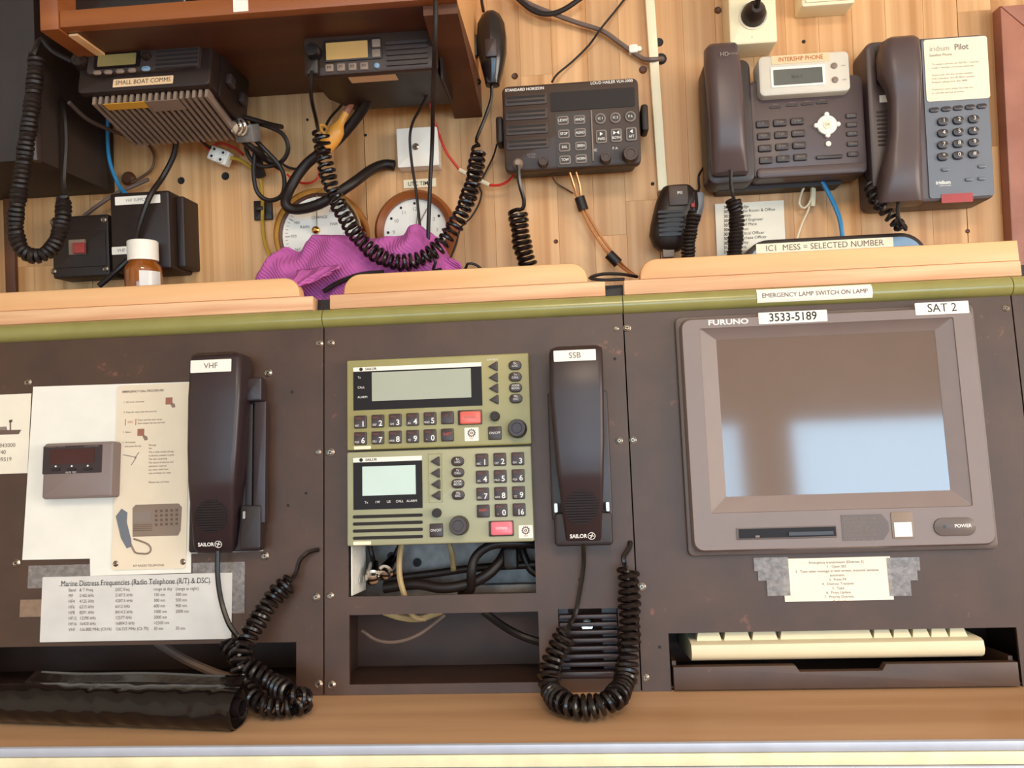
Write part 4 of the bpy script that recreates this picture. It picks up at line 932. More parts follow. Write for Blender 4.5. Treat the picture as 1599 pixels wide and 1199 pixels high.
cable('black_cable', W, [(204, 402, .064), (185, 420, .07), (165, 438, .07), (155, 446, .07)], .0034, 'rubber', 'black cable end beside the amber bottle cap')
tag(B().lathe(0, 0, [(.0085, .0005), (.0090, .004), (.006, .008)], 14).build('cable_gland', 'mahogany_dark', None, W.at(203, 280, 0).M), 'dark round cable gland on the planks over the taller box', 'gland')
tb = thing('terminal_block', W.at(344, 244, .02, rot=-25), 'white screw terminal block joining red and yellow wires', 'terminal block')
B().rbox((-.013, -.009, .013, .009), -.006, .006, .002, .002).build('housing', 'white', tb)
for x in (-.006, .006):
    for y in (-.0045, .0045): B().cyl(x, y, .006, .0085, .0033, 10, .0008).build('screw_tower', 'white', tb); B().cyl(x, y, .0085, .0087, .0018, 8).build('screw_head', 'ink', tb)
cable('red_wire', W, [(298, 206, .05), (315, 222, .03), (328, 236, .022), (334, 243, .022)], .0016, 'redwire', 'red wire from the ribbed radio into the terminal block', 'wire')
cable('black_wire', W, [(300, 206, .052), (320, 225, .03), (336, 236, .022)], .0016, 'rubber', 'black wire from the ribbed radio into the terminal block', 'wire')
cable('red_wire', W, [(325, 232, .018), (345, 224, .015), (368, 232, .012), (380, 242, .012)], .0016, 'redwire', 'red wire looping over the terminal block', 'wire')
cable('yellow_wire', W, [(358, 246, .02), (375, 250, .02), (392, 262, .016), (405, 275, .012), (409, 300, .008), (410, 330, .012), (410, 350, .006), (414, 380, .006), (426, 410, .01)], .0022, 'yellow', 'yellow wire from the terminal block down through the black clip', 'wire')
cp_ = thing('cable_clip', W.at(412, 329, .0005), 'black square adhesive cable clip around the yellow wire', 'clip')
B().rbox((-.0115, -.012, .0115, .012), 0, .004, .001, .001).build('base', 'black', cp_); B().rbox((-.006, -.0025, .004, .0025), .004, .015, .001, .001).build('tie_arch', 'black', cp_)
ac = thing('antenna_connector', W.at(382, 200, .07, yaw=-20, pitch=-20), 'silver coaxial antenna connector behind the ribbed radio', 'connector')
B().rbox((-.013, -.016, .013, .004), -.010, .004, .001, .001).build('flange', 'galv', ac)
B().lathe(0, .002, [(.0105, .004), (.0105, .008), (.0085, .0085), (.0085, .013), (.0065, .0135), (.0065, .018), (.003, .019)], 20).build('barrel', 'chrome', ac)
cable('coax_loop', W, [(392, 190, .05), (420, 198, .05), (442, 210, .045), (450, 232, .04), (440, 252, .035), (415, 260, .03), (395, 252, .035), (385, 235, .04), (384, 212, .05)], .0026, 'rubber', 'black coaxial cable loop behind the antenna connector, upper turn')
cable('coax_loop', W, [(398, 238, .04), (396, 270, .035), (402, 300, .03), (420, 313, .028), (440, 305, .03), (444, 280, .034), (436, 258, .04), (415, 235, .045), (400, 220, .05)], .0028, 'rubber', 'black coaxial cable loop around the yellow wire, lower turn')
cable('coax_tail', W, [(378, 182, .07), (400, 188, .06), (425, 195, .04), (440, 198, .02)], .0030, 'rubber', 'black coaxial tail leaving the antenna connector')
cable('black_lead', W, [(380, 220, .06), (395, 232, .05), (418, 250, .03), (438, 262, .02)], .0040, 'rubber', 'bundled black leads under the antenna connector')
cable('brown_lead', W, [(405, 232, .03), (402, 255, .02), (407, 275, .01)], .0070, 'handset_dk', 'dark taped bundle hanging behind the coaxial loops', seg=10)
# ================================================================== CONSOLE EQUIPMENT
def sailor_keys(D, t, n, items):
    for px, py, s, small in items:
        u, v = D.P(px, py, n+.002); k = D.S(px, py, n)
        o = B().rbox((-10*k, -10*k, 10*k, 10*k), 0, .0022, 2*k, .0008, 3).build('key', 'keybrown', t, Matrix.Translation((u, v, n)))
        if s == 'SHIFT': text(o, s, 0, 1*k, .0023, 4.2*k, 'inkred', sx=.9)
        elif s == 'CE': text(o, s, -2*k, 3*k, .0023, 3.6*k, 'inkkey')
        elif s:
            text(o, s, 4.5*k if len(s) == 1 else 2.5*k, -4*k, .0023, 8.5*k, 'inkwhite', sx=.85 if len(s) > 1 else 1, bold=.015); text(o, small, -5*k if len(s) == 1 else -8*k, -6*k, .0023, 3.2*k, 'inkwhite', sx=.8)
            text(o, 'FREQ', -3*k, 5.5*k, .0023, 3*k, 'inkkey', sx=.9)
def sailor_side(D, t, n, tri, ov):
    for px, py in tri:
        u, v = D.P(px, py, n+.002); k = D.S(px, py, n)
        B().prism([(-8*k, 0), (5*k, -7.5*k), (6.5*k, -6.5*k), (6.5*k, 6.5*k), (5*k, 7.5*k)], 0, .0025, .0008).build('arrow_key', 'keybrown', t, Matrix.Translation((u, v, n)))
    for (px, py), s in zip(ov, ('Rx\nLOG', 'Tx\nCALL', 'ADDR\nBOOK', 'TEL\nDSC')):
        key(D, t, px, py, 20.5, 14.5, n, .0025, 'keybrown', 6.8, s, 3.3, 'inkwhite', (0, 1), name='oval_key', sx=.95)
def gear_sticker(D, t, px, py, w_, h_, n):
    q = D.rc(px, py, w_, h_, n); o = sticker(t, D, q, n, 'white'); k = D.S(px, py, n); u, v = (q[0]+q[2])/2, (q[1]+q[3])/2+2*k
    b = B()
    for i in range(12):
        a = R(30*i); b.rbox((u+5.6*k*math.cos(a)-.9*k, v+5.6*k*math.sin(a)-.9*k, u+5.6*k*math.cos(a)+.9*k, v+5.6*k*math.sin(a)+.9*k), n+.0004, n+.0006)
    ring = lambda r0, r1: [b.prism([(u+r0*math.cos(R(a)), v+r0*math.sin(R(a))), (u+r1*math.cos(R(a)), v+r1*math.sin(R(a))), (u+r1*math.cos(R(a+20)), v+r1*math.sin(R(a+20))), (u+r0*math.cos(R(a+20)), v+r0*math.sin(R(a+20)))], n+.0004, n+.0006) for a in range(0, 360, 20)]
    ring(3.9*k, 5*k); ring(1.0*k, 2.2*k); b.build('wheel_mark', 'inkbrown', o); text(o, 'TEST', u, v-8.5*k, n+.0006, 2.4*k, 'inkred')
def red_key(D, t, px, py, w_, h_, n, m):
    q = D.rc(px, py, w_+5, h_+3, n); B().rbox(q, n, n+.0015, .001, .0004).build('alarm_well', 'keybrown', t)
    key(D, t, px, py, w_, h_, n+.0015, .004, m, 1.5, 'DISTRESS', 3.2, 'inkwhite' if m == 'pinkred' else 'redwood', name='alarm_key')
k0 = C.S(690, 700)
mat('grille', '#1E1514', .65, var=.03, spec=.3)
# ---- upper control unit
D = C.at(685, 698, 0)
t = thing('radio_control_unit', D, 'olive green radio control unit with wide display and two rows of keys', 'radio', 'green control units')
f = D.quad(((541.5, 563), (826, 550), (829.5, 694), (541, 703)), .012); N_ = .012
B().rbox(f, -.0025, N_, .0015, .002).build('body', 'sailor', t)
q = D.quad(((552, 575), (752, 564.5), (753, 633.5), (552, 640.5)), N_); o = B().rbox(q, N_, N_+.0006).build('display_window', 'screenblack', t)
B().rbox((q[0], q[3]-.0045, q[2], q[3]), N_+.0006, N_+.0009).build('brand_strip', 'white', o); text(o, 'SAILOR', q[0]+.013, q[3]-.0023, N_+.0011, .0026, 'ink', 'LEFT', bold=.02)
B().cyl(q[0]+.0085, q[3]-.0023, N_+.0009, N_+.0012, .0019, 14).build('brand_mark', 'ink', o)
q2 = D.quad(((580.5, 581), (735, 575.5), (736, 620.5), (581, 626)), N_+.001); B().rbox(q2, N_+.0006, N_+.001, .0003).build('display', 'lcd', o)
for px, py, s in ((561, 589.5, 'Tx'), (564, 605, 'CALL'), (566, 620, 'ALARM')): text(o, s, *D.P(px, py, N_+.0007), N_+.0008, 3.4*k0, 'inkwhite')
it = [(562.5+27.2*i, 658.6-1.35*i, s, a) for i, (s, a) in enumerate((('1', 'ABC'), ('2', 'DEF'), ('3', 'GHI'), ('4', 'JKL'), ('5', 'MNO'), ('CE', '')))] + [(562.5+27.2*i, 684.4-1.1*i, s, a) for i, (s, a) in enumerate((('6', 'PQR'), ('7', 'STU'), ('8', 'VWX'), ('9', 'YZ'), ('0', '+'), ('SHIFT', '')))]
sailor_keys(D, t, N_, it)
sailor_side(D, t, N_, ((770.5, 571.5), (771, 589), (771.5, 606), (772, 623.5)), ((804, 570), (804.4, 588), (805, 605), (805.5, 622)))
text(t, 'SOFTKEYS', *D.P(769, 561.5, N_), N_+.0002, 2.6*k0, 'inkwhite')
red_key(D, t, 734, 651.6, 33, 20, N_, 'redkey'); gear_sticker(D, t, 736.5, 678, 22, 21, N_)
knob(D, t, 772, 649, 8, N_, .008, 'black'); key(D, t, 772.6, 676, 21, 21, N_, .002, 'keybrown', 2, 'ON/OFF', 4, 'inkwhite', name='power_key', sx=.85); knob(D, t, 807, 668, 15.5, N_, .012, 'handset', ridges=24)
sticker(t, D, D.rc(566, 699, 27, 5, N_), N_, 'stickercream')
# ---- lower control unit
D = C.at(687, 848, 0)
t = thing('radio_control_unit', D, 'pale green radio control unit with small lit display and number pad', 'radio', 'green control units')
f = D.quad(((541, 706), (829.5, 696), (834, 845.5), (542, 853)), .012)
B().rbox(f, -.0025, N_, .0015, .002).build('body', 'sailor_lo', t)
q = D.quad(((552, 715), (659, 711.5), (660, 792.5), (552, 796.5)), N_); o = B().rbox(q, N_, N_+.0006).build('display_window', 'screenblack', t)
B().rbox((q[0], q[3]-.0048, q[2], q[3]), N_+.0006, N_+.0009).build('brand_strip', 'white', o); text(o, 'SAILOR', q[0]+.013, q[3]-.0024, N_+.0011, .0026, 'ink', 'LEFT', bold=.02)
B().cyl(q[0]+.0085, q[3]-.0024, N_+.0009, N_+.0012, .0019, 14).build('brand_mark', 'ink', o)
q2 = D.quad(((565.7, 729), (648.5, 725.5), (649.5, 771), (566, 774.6)), N_+.001); B().rbox(q2, N_+.0006, N_+.001, .0003).build('display', 'lcd2', o)
for px, s in ((572, 'Tx'), (589.5, '1W'), (607, 'US'), (624, 'CALL'), (643, 'ALARM')): text(o, s, *D.P(px, 784.5-(px-572)*.035, N_+.0007), N_+.0008, 3.6*k0, 'inkwhite')
q = D.quad(((551, 802), (660, 798), (661, 842), (551, 847)), N_); lines(D, q, N_, 4, 1, 'ink', 'speaker_slots', t, .0004, .46)
q = D.rc(680, 746, 22, 76, N_); b = B()
for e in ((q[0], q[1], q[0]+.0006, q[3]), (q[2]-.0006, q[1], q[2], q[3]), (q[0], q[1], q[2], q[1]+.0006), (q[0], q[3]-.0006, q[2], q[3])): b.rbox(e, N_, N_+.0006)
b.build('arrow_frame', 'sailor', t)
sailor_side(D, t, N_, ((680, 720), (680.3, 738.5), (680.7, 756), (681, 773.5)), ((714.3, 720), (714.6, 737.5), (714.8, 755), (715.2, 773)))
lab = (('1', 'ABC'), ('2', 'DEF'), ('3', 'GHI'), ('4', 'JKL'), ('5', 'MNO'), ('6', 'PQR'), ('7', 'STU'), ('8', 'VWX'), ('9', 'YZ'), ('SHIFT', ''), ('0', '+'), ('16', ''))
sailor_keys(D, t, N_, [(752.4+28*(i % 3)+.7*(i//3), 718+26.6*(i//3)-1.1*(i % 3), *lab[i]) for i in range(12)])
red_key(D, t, 783, 825, 34, 21, N_, 'pinkred'); gear_sticker(D, t, 821, 830, 22, 20, N_)
knob(D, t, 680.5, 801, 7.5, N_, .008, 'black'); key(D, t, 681, 828, 21, 21, N_, .002, 'keybrown', 2, 'ON/OFF', 4, 'inkwhite', name='power_key', sx=.85); knob(D, t, 715, 821, 16, N_, .012, 'phone_dk', ridges=24)
sticker(t, D, D.rc(565.5, 848, 28, 5.5, N_), N_, 'stickercream')

# ---- telephone handsets in cradles
def pt(D, p):
    return D.P3(*p) if len(p) == 3 else tuple(D.I @ HZ.hit(p[0], p[1], p[2]))
def handset(px, py, name_s, secs, lbl, grille, logo, cradle, cordpts, lead0, lead1, label, rad, pitch, rev=False):
    D = C.at(px, py, 0); t = thing('telephone_handset', D, label, 'handset', 'black handsets in cradles')
    S = lambda y, a, e, n0, n1: ((D.P(a, y, n1)[0]+D.P(e, y, n1)[0])/2, D.P((a+e)/2, y, n1)[1], n0, n1, abs(D.P(e, y, n1)[0]-D.P(a, y, n1)[0])/2)
    hs = B().loft([S(*s) for s in secs], .15, 3).build('handset_body', 'handset', t)
    q = D.quad(lbl, .0452); sticker(hs, D, q, .0448, 'white', name_s, .0058, 'inkbrown')
    # grille on the sloping mouthpiece: bars step down with the slope
    gx, gy, gr = grille; b = B(); k = D.S(gx, gy, .035)
    (ya, na), (yb2, nb) = (secs[-3][0], secs[-3][4]), (secs[-2][0], secs[-2][4])
    for i in range(13):
        y = gy-gr+gr*2*(i+.5)/13; hw = math.sqrt(max(0, gr*gr-(y-gy)**2)); nn = na+(nb-na)*(y-ya)/(yb2-ya)
        u, v = D.P(gx, y, nn); b.rbox((u-hw*k, v-1.25*k, u+hw*k, v+1.25*k), nn-.004, nn+.0012, .0004, 0, 2)
    b.build('mouthpiece_grille', 'grille', hs)
    nn = na+(nb-na)*(logo[1]-ya)/(yb2-ya); u, v = D.P(*logo, nn); sl = math.degrees(math.atan2(na-nb, abs(D.P(0, ya)[1]-D.P(0, yb2)[1])))
    b = B(); r0, r1 = .0032, .0038
    [b.prism([(.010+ra*math.cos(R(aa)), ra*math.sin(R(aa))) for ra, aa in ((r0, a_), (r1, a_), (r1, a_+20), (r0, a_+20))], 0, .0003) for a_ in range(0, 360, 20)]; b.prism([(.0085, -.0022), (.0093, -.0026), (.0115, .0022), (.0107, .0026)], 0, .0003); b.prism([(.0078, .0003), (.0122, -.0006), (.0122, .0002), (.0078, .0011)], 0, .0003)
    bd = b.build('brand_logo', 'inkwhite', t, Matrix.Translation((u, v, nn+.0012)) @ Matrix.Rotation(R(sl), 4, 'X'))
    text(bd, 'SAILOR', -.003, 0, .0003, .0038, 'inkwhite', sx=.95, bold=.03)
    cradle(D, t)
    B().coil([pt(D, p) for p in cordpts], rad, .0026, pitch, lead0=[D.P3(*p) for p in lead0], lead1=[D.P3(*p) for p in lead1]).build('coiled_cord', 'cord', t)
    return D, t
def cradle_vhf(D, t):
    q = D.quad(((300, 598), (414, 592), (410, 858), (304, 864)), .004); B().rbox(q, .0015, .012, .003, .002).build('cradle_base', 'handset_dk', t)
    q = D.quad(((384, 592), (415, 591), (415, 628), (385, 628)), .012); B().rbox(q, .012, .024, .002, .002).build('cradle_block', 'handset', t)
    q = D.quad(((397, 627), (416, 626), (413, 816), (395, 818)), .020); B().rbox(q, .012, .020, .001, .001).build('cradle_arm', 'handset', t)
    q = D.quad(((384, 630), (395, 629), (393, 792), (383, 793)), .016); B().rbox(q, .012, .016, .001, .001).build('cradle_arm', 'handset_dk', t)
    q = D.quad(((374, 790), (408, 788), (406, 856), (374, 860)), .022); B().rbox(q, .012, .022, .003, .002).build('cradle_foot', 'handset_dk', t)
    q = D.quad(((379, 798), (383, 798), (383, 810), (379, 810)), .026); B().rbox(q, .022, .026, .001).build('catch', 'steel', t)
    q = D.quad(((381, 616), (384, 616), (384, 646), (381, 646)), .026); B().rbox(q, .024, .026, .0005).build('catch', 'steel', t)
def cradle_ssb(D, t):
    q = D.quad(((855, 612), (950, 610), (955, 810), (862, 812)), .010); B().rbox(q, .0005, .012, .003, .002).build('cradle_base', 'handset', t)
    q = D.quad(((865, 800), (956, 800), (957, 850), (867, 854)), .020); B().rbox(q, .0005, .022, .004, .003).build('cradle_foot', 'handset_dk', t)
    for px, py in ((868, 793), (949, 791)): B().rbox(D.rc(px, py, 5, 14, .026), .012, .026, .001).build('catch', 'steel', t)
handset(330, 862, 'VHF', [(550, 306, 366, .010, .030), (553, 297, 375, .008, .040), (560, 295, 376, .008, .044), (620, 291, 374, .012, .0448), (700, 290, 369, .012, .0448), (750, 291, 365, .010, .0445), (762, 292, 364, .010, .0425), (855, 302, 363, .010, .024), (863, 308, 359, .010, .018)],
        ((297, 562), (361, 561), (361, 580), (298, 582)), (330, 806, 26), (327, 850), cradle_vhf,
        [(356, 1003, .035), (385, 1040, .045), (425, 1066, .05), (455, 1084, .024, 'd'), (474, 1093, .014, 'd'), (462, 1102, .013, 'd'), (430, 1104, .013, 'd'), (400, 1094, .018, 'd'), (382, 1070, .05), (374, 1040, .048), (385, 1000, .04), (405, 965, .03), (430, 930, .02), (455, 908, .012)],
        [(340, 860, .020), (340, 900, .022), (346, 940, .024), (358, 975, .028), (372, 996, .03), (360, 1000, .035)], [(462, 895, .012), (468, 875, .012), (482, 862, .008), (497, 858, .001)],
        'black telephone handset marked VHF hanging beside the instruction plaque', .0090, .0074)
handset(905, 855, 'SSB', [(540, 868, 932, .010, .030), (543, 859, 940, .008, .040), (550, 857, 941, .008, .044), (610, 858, 943, .012, .0448), (690, 865, 944, .012, .0448), (735, 869, 943, .010, .0445), (747, 871, 943, .010, .0425), (842, 884, 939, .010, .024), (850, 889, 935, .010, .018)],
        ((864, 547), (930, 545.5), (931, 562), (865, 565)), (908, 792, 27), (908, 837), cradle_ssb,
        [(886, 988, .03), (868, 1020, .034), (858, 1050, .038), (861, 1080, .046), (885, 1099, .0145, 'd'), (920, 1104, .0135, 'd'), (956, 1092, .018, 'd'), (975, 1064, .042), (981, 1020, .03), (983, 960, .024), (981, 888, .020)],
        [(911, 848, .02), (911, 885, .012), (904, 930, .010), (898, 958, .012), (888, 978, .024)], [(975, 880, .012), (974, 868, .012), (983, 855, .006), (984, 846, .001)],
        'black telephone handset marked SSB hanging beside the green control units', .0098, .0070)

# ---- monitor
D = C.at(1315, 866, 0)
t = thing('monitor', D, 'grey flush mounted monitor with dark screen reflecting windows', 'monitor')
f = D.quad(((1052, 496), (1524, 470), (1562, 858), (1078, 869)), .010); n1 = .016
B().rbox((f[0], f[1], f[2], f[3]), .0003, .006, .006, .002).build('mounting_flange', 'monitor_dk', t)
fi = D.quad(((1060, 500), (1521, 474), (1557, 852), (1084, 862)), n1)
scr = D.quad(((1118, 532), (1459, 515), (1484, 765), (1134, 776)), .008)
bz = D.quad(((1093, 513), (1488, 495), (1520, 790), (1109, 802)), n1)
# bezel ring with sloping inner faces
b = B(); r = lambda q, n, rad=.0: [(x, y, n) for x, y in rr(*q, rad, 4)] if rad else [(x, y, n) for x, y in rr(*q, .0005, 4)]
b.skin([r(fi, .006, .010), r(fi, n1-.004, .010), r((fi[0]+.002, fi[1]+.002, fi[2]-.002, fi[3]-.002), n1, .009), r(bz, n1, .002), r((bz[0]+.0005, bz[1]+.0005, bz[2]-.0005, bz[3]-.0005), n1-.0012, .002), r(scr, .0085, .001), r(scr, .0068, .001)], cap1=False)
b.build('bezel', 'monitor', t)
B().rbox((scr[0]-.002, scr[1]-.002, scr[2]+.002, scr[3]+.002), .0062, .0082).build('screen', 'monitor_glass', t)
u, v = D.P(1137, 503, n1); text(t, 'FURUNO', u, v, n1+.0003, .0052, 'inkwhite', sx=1.35, bold=.03)
q = D.quad(((1184, 489), (1291, 483), (1292, 501), (1185, 507)), n1); sticker(t, D, q, n1, 'white', '3533-5189', .0085, 'ink', sx=.92, bold=.012)
q = D.quad(((1428, 474), (1512, 469), (1513, 488), (1430, 493)), n1); sticker(t, D, q, n1, 'white', 'SAT 2', .0085, 'ink', sx=.95)
q = D.quad(((1149, 824), (1306, 821), (1307, 839), (1151, 843)), n1); sl = B().rbox(q, n1, n1+.001, .001, .0004).build('floppy_drive', 'monitor_dk', t)
B().rbox((q[0]+.002, q[1]+.0015, q[2]-.001, q[3]-.001), n1+.001, n1+.0014).build('slot', 'screenblack', sl); B().rbox((q[0]+.05, q[1]+.003, q[2]-.004, q[1]+.0065), n1+.0014, n1+.0030).build('shutter', 'key_dk', sl); B().rbox((q[0]+.018, q[1]+.002, q[0]+.022, q[1]+.004), n1+.0014, n1+.002).build('lamp', 'stickergrey', sl)
q = D.quad(((1314, 805), (1387, 801), (1388, 841), (1315, 846)), n1); o = B().prism([(q[0], q[1]), (q[2]-.006, q[1]), (q[2], q[1]+.008), (q[2], q[3]-.008), (q[2]-.006, q[3]), (q[0], q[3])], n1, n1+.0005).build('caution_plate', 'monitor_dk', t)
for i, s in enumerate(('DO NOT OPEN THE', 'COVER WHILE LAMP', 'IS LIT. KEEP THE', 'DISK AWAY FROM', 'DUST AND WATER.', 'CLOSE AFTER USE')): text(o, s, q[0]+.002, q[3]-.004-i*.0040, n1+.0007, .0024, 'inkgrey', 'LEFT')
q = D.quad(((1391, 800), (1425, 798), (1427, 840), (1393, 842)), n1); o = B().rbox(q, n1, n1+.0008, .002, .0003).build('silver_label', 'stickergrey', t); B().rbox((q[0]+.002, q[1]+.002, q[2]-.002, q[3]-.010), n1+.0008, n1+.0014).build('label_face', 'papergrey', o)
q = D.quad(((1457, 809), (1523, 807), (1524, 835), (1458, 838)), n1); o = B().rbox(q, n1, n1+.0016, .010, .0008, 6).build('power_button', 'monitor_dk', t); text(o, 'POWER', *D.P(1504, 821, n1+.002), n1+.0018, .0032, 'inkwhite', bold=.02); B().cyl(*D.P(1474, 822, n1), n1+.0016, n1+.002, .0015, 10).build('lamp', 'key_dk', o)
# ---- label on the olive edge
rr_ = (V_rail-V_top)/2; vc = (V_rail+V_top)/2
ua, ub = C.P(1182, 460, .008)[0], C.P(1362, 448, .008)[0]
Dl = Fr(C.M @ Vector(((ua+ub)/2, vc, 0)), C.u, C.v)
t = thing('edge_label', Dl, 'white handwritten strip EMERGENCY LAMP SWITCH ON LAMP curved over the olive edge', 'label')
b = B(); hw = (ub-ua)/2; nA = 10; rr1 = rr_*1.04+.0004; rows = []
for du in (-hw, hw): rows.append([(du, rr1*math.sin(R(-38+86*i/nA)), -.002+rr1*.955*math.cos(R(-38+86*i/nA))) for i in range(nA+1)])
ia, ib = b.ring(rows[0]), b.ring(rows[1])
for i in range(nA): b.face((ia[i], ib[i], ib[i+1], ia[i+1]))
o = b.build('strip', 'white', t, ang=60)
text(t, 'EMERGENCY LAMP SWITCH ON LAMP', .0, .0002, rr1*.955-.0015, .0046, 'inkbrown', sx=.95)
# ---- taped notice under the monitor
D = C.at(1308, 905, 0)
t = thing('taped_notice', D, 'cream notice with printed steps taped under the monitor', 'notice')
q = D.quad(((1222, 871), (1391, 870), (1395, 937), (1225, 939)), .0012)
B().rbox(q, .0006, .0010).build('sheet', 'paper', t)
for s_, x0, x1, st in ((-1, 1178, 1232, 1), (1, 1386, 1437, -1)):
    e = D.quad(((x0, 870), (x1, 870), (x1, 930), (x0, 930)), 0); w_ = (e[2]-e[0])/6; h = e[3]-e[1]
    pl = [(e[0], e[3]), (e[0], e[3]-h*.35), (e[0]+w_*.6, e[3]-h*.35), (e[0]+w_*.6, e[3]-h*.6), (e[0]+w_*2, e[3]-h*.6), (e[0]+w_*2, e[1]), (e[2], e[1]), (e[2], e[3])]
    if s_ > 0: m_ = e[0]+e[2]; pl = [(m_-x, y) for x, y in pl][::-1]
    B().prism(pl, .0012 if s_ < 0 else .0013, .0015 if s_ < 0 else .0016).build('tape', 'tape', t)
for i, s in enumerate(('Emergency transmission (Distress 2)', '1.  Open SES', '2.  Type telex message in text screen, transmit window', 'automatic', '3.  Press F4', '4.  Distress Transmit', '5.  Type', '6.  Press Update', '7.  Priority Distress', '8.  Send')): text(t, s, (q[0]+q[2])/2, q[3]-.0045-i*.0042, .0012, .0024, 'inkbrown', sx=1.05)
# ---- keyboard on its tray
t0, Dk = cons[2]
D = C.at(1320, 1075, 0)
qs = H_key; sh_ = lambda px, py, n=0: D.P(px, py, n)
tr_ = thing('keyboard_tray', D, 'black pull out tray with finger notch under the keyboard', 'tray')
a = D.quad(((1052, 1043), (1590, 1032), (1593, 1068), (1052, 1075)), .004)
q = (a[0], .001, a[2], a[3])
nt_ = D.P(1247, 1040)[0], D.P(1375, 1040)[0]
B().prism([(q[0], q[1]), (q[2], q[1]), (q[2], q[3]), (nt_[1]+.004, q[3]), (nt_[1], q[3]-.006), (nt_[0], q[3]-.006), (nt_[0]-.004, q[3]), (q[0], q[3])], -.006, .004, .001).build('front_lip', 'panel', tr_)
B().box(q[0], q[1]+.001, -.115, q[2], q[1]+.004, -.006).build('base', 'panel', tr_)
for s_ in (q[0], q[2]-.004): B().box(s_, q[1], -.11, s_+.004, q[3]+.004, -.006).build('side', 'panel', tr_)
kb = thing('keyboard', C.at(1310, 1035, 0), 'cream computer keyboard pushed into the console slot', 'keyboard'); D = C.at(1310, 1035, 0)
e = D.quad(((1074, 1006), (1537, 996), (1539, 1024), (1087, 1036)), .006)
# case: rounded wrist edge, deck sloping up to the rear
h0, h1 = e[1], e[3]
pr = [(-.105, h0-.004), (-.001, h0), (.004, h0+.003), (.006, h0+(h1-h0)*.45), (.0045, h1-.002), (.000, h1), (-.105, h1+.006)]
b = B(); b.skin([[(uu, y, z) for z, y in pr] for uu in (e[0], e[2])]); b.f = [tuple(reversed(x)) for x in b.f]; b.build('case', 'keycap', kb)
def kcap(p0, p1, row=0, hh=15):
    n = -.006-row*.019; y = 1000
    u0 = D.P(p0, y, n)[0]; u1 = D.P(p1, y, n)[0]; base = h1+.0003+row*.001; top = base+.0088
    b = B(); i_ = .0022
    b.skin([[(u0, base, n), (u1, base, n), (u1, base, n-.0165), (u0, base, n-.0165)], [(u0+i_, top, n-.003), (u1-i_, top, n-.003), (u1-i_, top+.0006, n-.0145), (u0+i_, top+.0006, n-.0145)]])
    b.f = [tuple(reversed(x)) for x in b.f]; b.build('space_bar' if p1-p0 > 90 else 'keycap', 'keycap', kb)
for a_, c_ in ((1088, 1127), (1131, 1172), (1175, 1215), (1219, 1363), (1365, 1394), (1396, 1424), (1426, 1453), (1455, 1482), (1484, 1512)): kcap(a_, c_)
x = 1094
while x < 1500: kcap(x, x+30, 1); x += 32

# ---- papers and plates beside the VHF handset
D = C.at(170, 880, 0)
t = thing('mounting_plate', D, 'white painted plate behind the plaque and alarm display', 'plate')
P2 = lambda *p: D.P(*p)
B().prism([P2(36, 874), P2(141.5, 872), P2(142, 899), P2(299, 894), P2(299, 864), P2(411, 860), P2(414, 600), P2(294, 596.5), P2(53, 604)], .0002, .0014).build('plate', 'plate', t)
for p in ((44, 597), (419, 582), (26, 879), (414, 868)): screw(t, D, *p, .0, 1.05)
D = C.at(232, 890, .0014)
t = thing('instruction_plaque', D, 'beige radio telephone instruction plaque with small diagrams and printed handset', 'plaque')
q = D.quad(((186, 602), (290, 597.5), (297, 887.5), (172, 890)), .001); B().rbox(q, .0002, .0012, .0035).build('plate', 'plaque', t)
Q = lambda px, py: (*D.P(px, py, .0013), .0014); k = k0
text(t, 'EMERGENCY CALL PROCEDURE', *Q(191, 612)[:2], .0014, 3.4*k, 'inkbrown', 'LEFT', bold=.02)
for px, py, s in ((193, 628, '1  Lift cover and press'), (193, 644, '2  Press for more than five seconds'), (215, 656, 'Press until the tone starts,'), (215, 661, 'then release the key and wait'), (192, 675, '3  Select'), (191, 691, '4  Lift handset'), (195, 697, 'and press the key'), (232, 695, 'Message'), (232, 700, 'Say:'), (232, 706, 'This is (ship name) call sign'), (232, 711.5, 'in distress; position is given'), (232, 717, 'The ship needs help'), (232, 722.5, 'The nature of distress and'), (232, 728, 'assistance required'), (232, 733.5, 'any other useful facts'), (232, 739, 'wait and listen for reply'), (232, 753, 'Release key and listen')): text(t, s, *Q(px, py)[:2], .0014, 3.0*k, 'inkbrown', 'LEFT', sx=.9)
for px, py in ((264, 626), (220, 675)): B().rbox(D.rc(px, py, 11, 11, .0012), .0012, .0015).build('key_picture', 'redwood', t)
for px, py in ((271, 633), (228, 684)): B().prism([(D.P(px, py)[0]+dx*k, D.P(px, py)[1]+dy*k) for dx, dy in ((-5, 3), (-1, -4), (4, -3), (3, 2), (-2, 5))], .0012, .0014).build('finger_picture', 'stickergrey', t)
q3 = D.rc(204, 659, 18, 10, .0012); b = B()
for e in ((q3[0], q3[1], q3[0]+.0008, q3[3]), (q3[2]-.0008, q3[1], q3[2], q3[3])): b.rbox(e, .0012, .0014)
b.build('bracket_mark', 'inkred', t); text(t, 'DSC', *Q(204, 659)[:2], .0014, 3.6*k, 'inkred')
for (x0, y0), (x1, y1) in (((193, 710), (214, 714)), ((214, 714), (206, 726)), ((211, 716), (218, 706))):
    a_, c_ = Vector(D.P(x0, y0)), Vector(D.P(x1, y1)); d_ = (c_-a_).normalized()*.0004; nn = Vector((-d_.y, d_.x)); B().prism([tuple(a_-nn), tuple(c_-nn), tuple(c_+nn), tuple(a_+nn)], .0012, .0014).build('sketch_line', 'inkgrey', t)
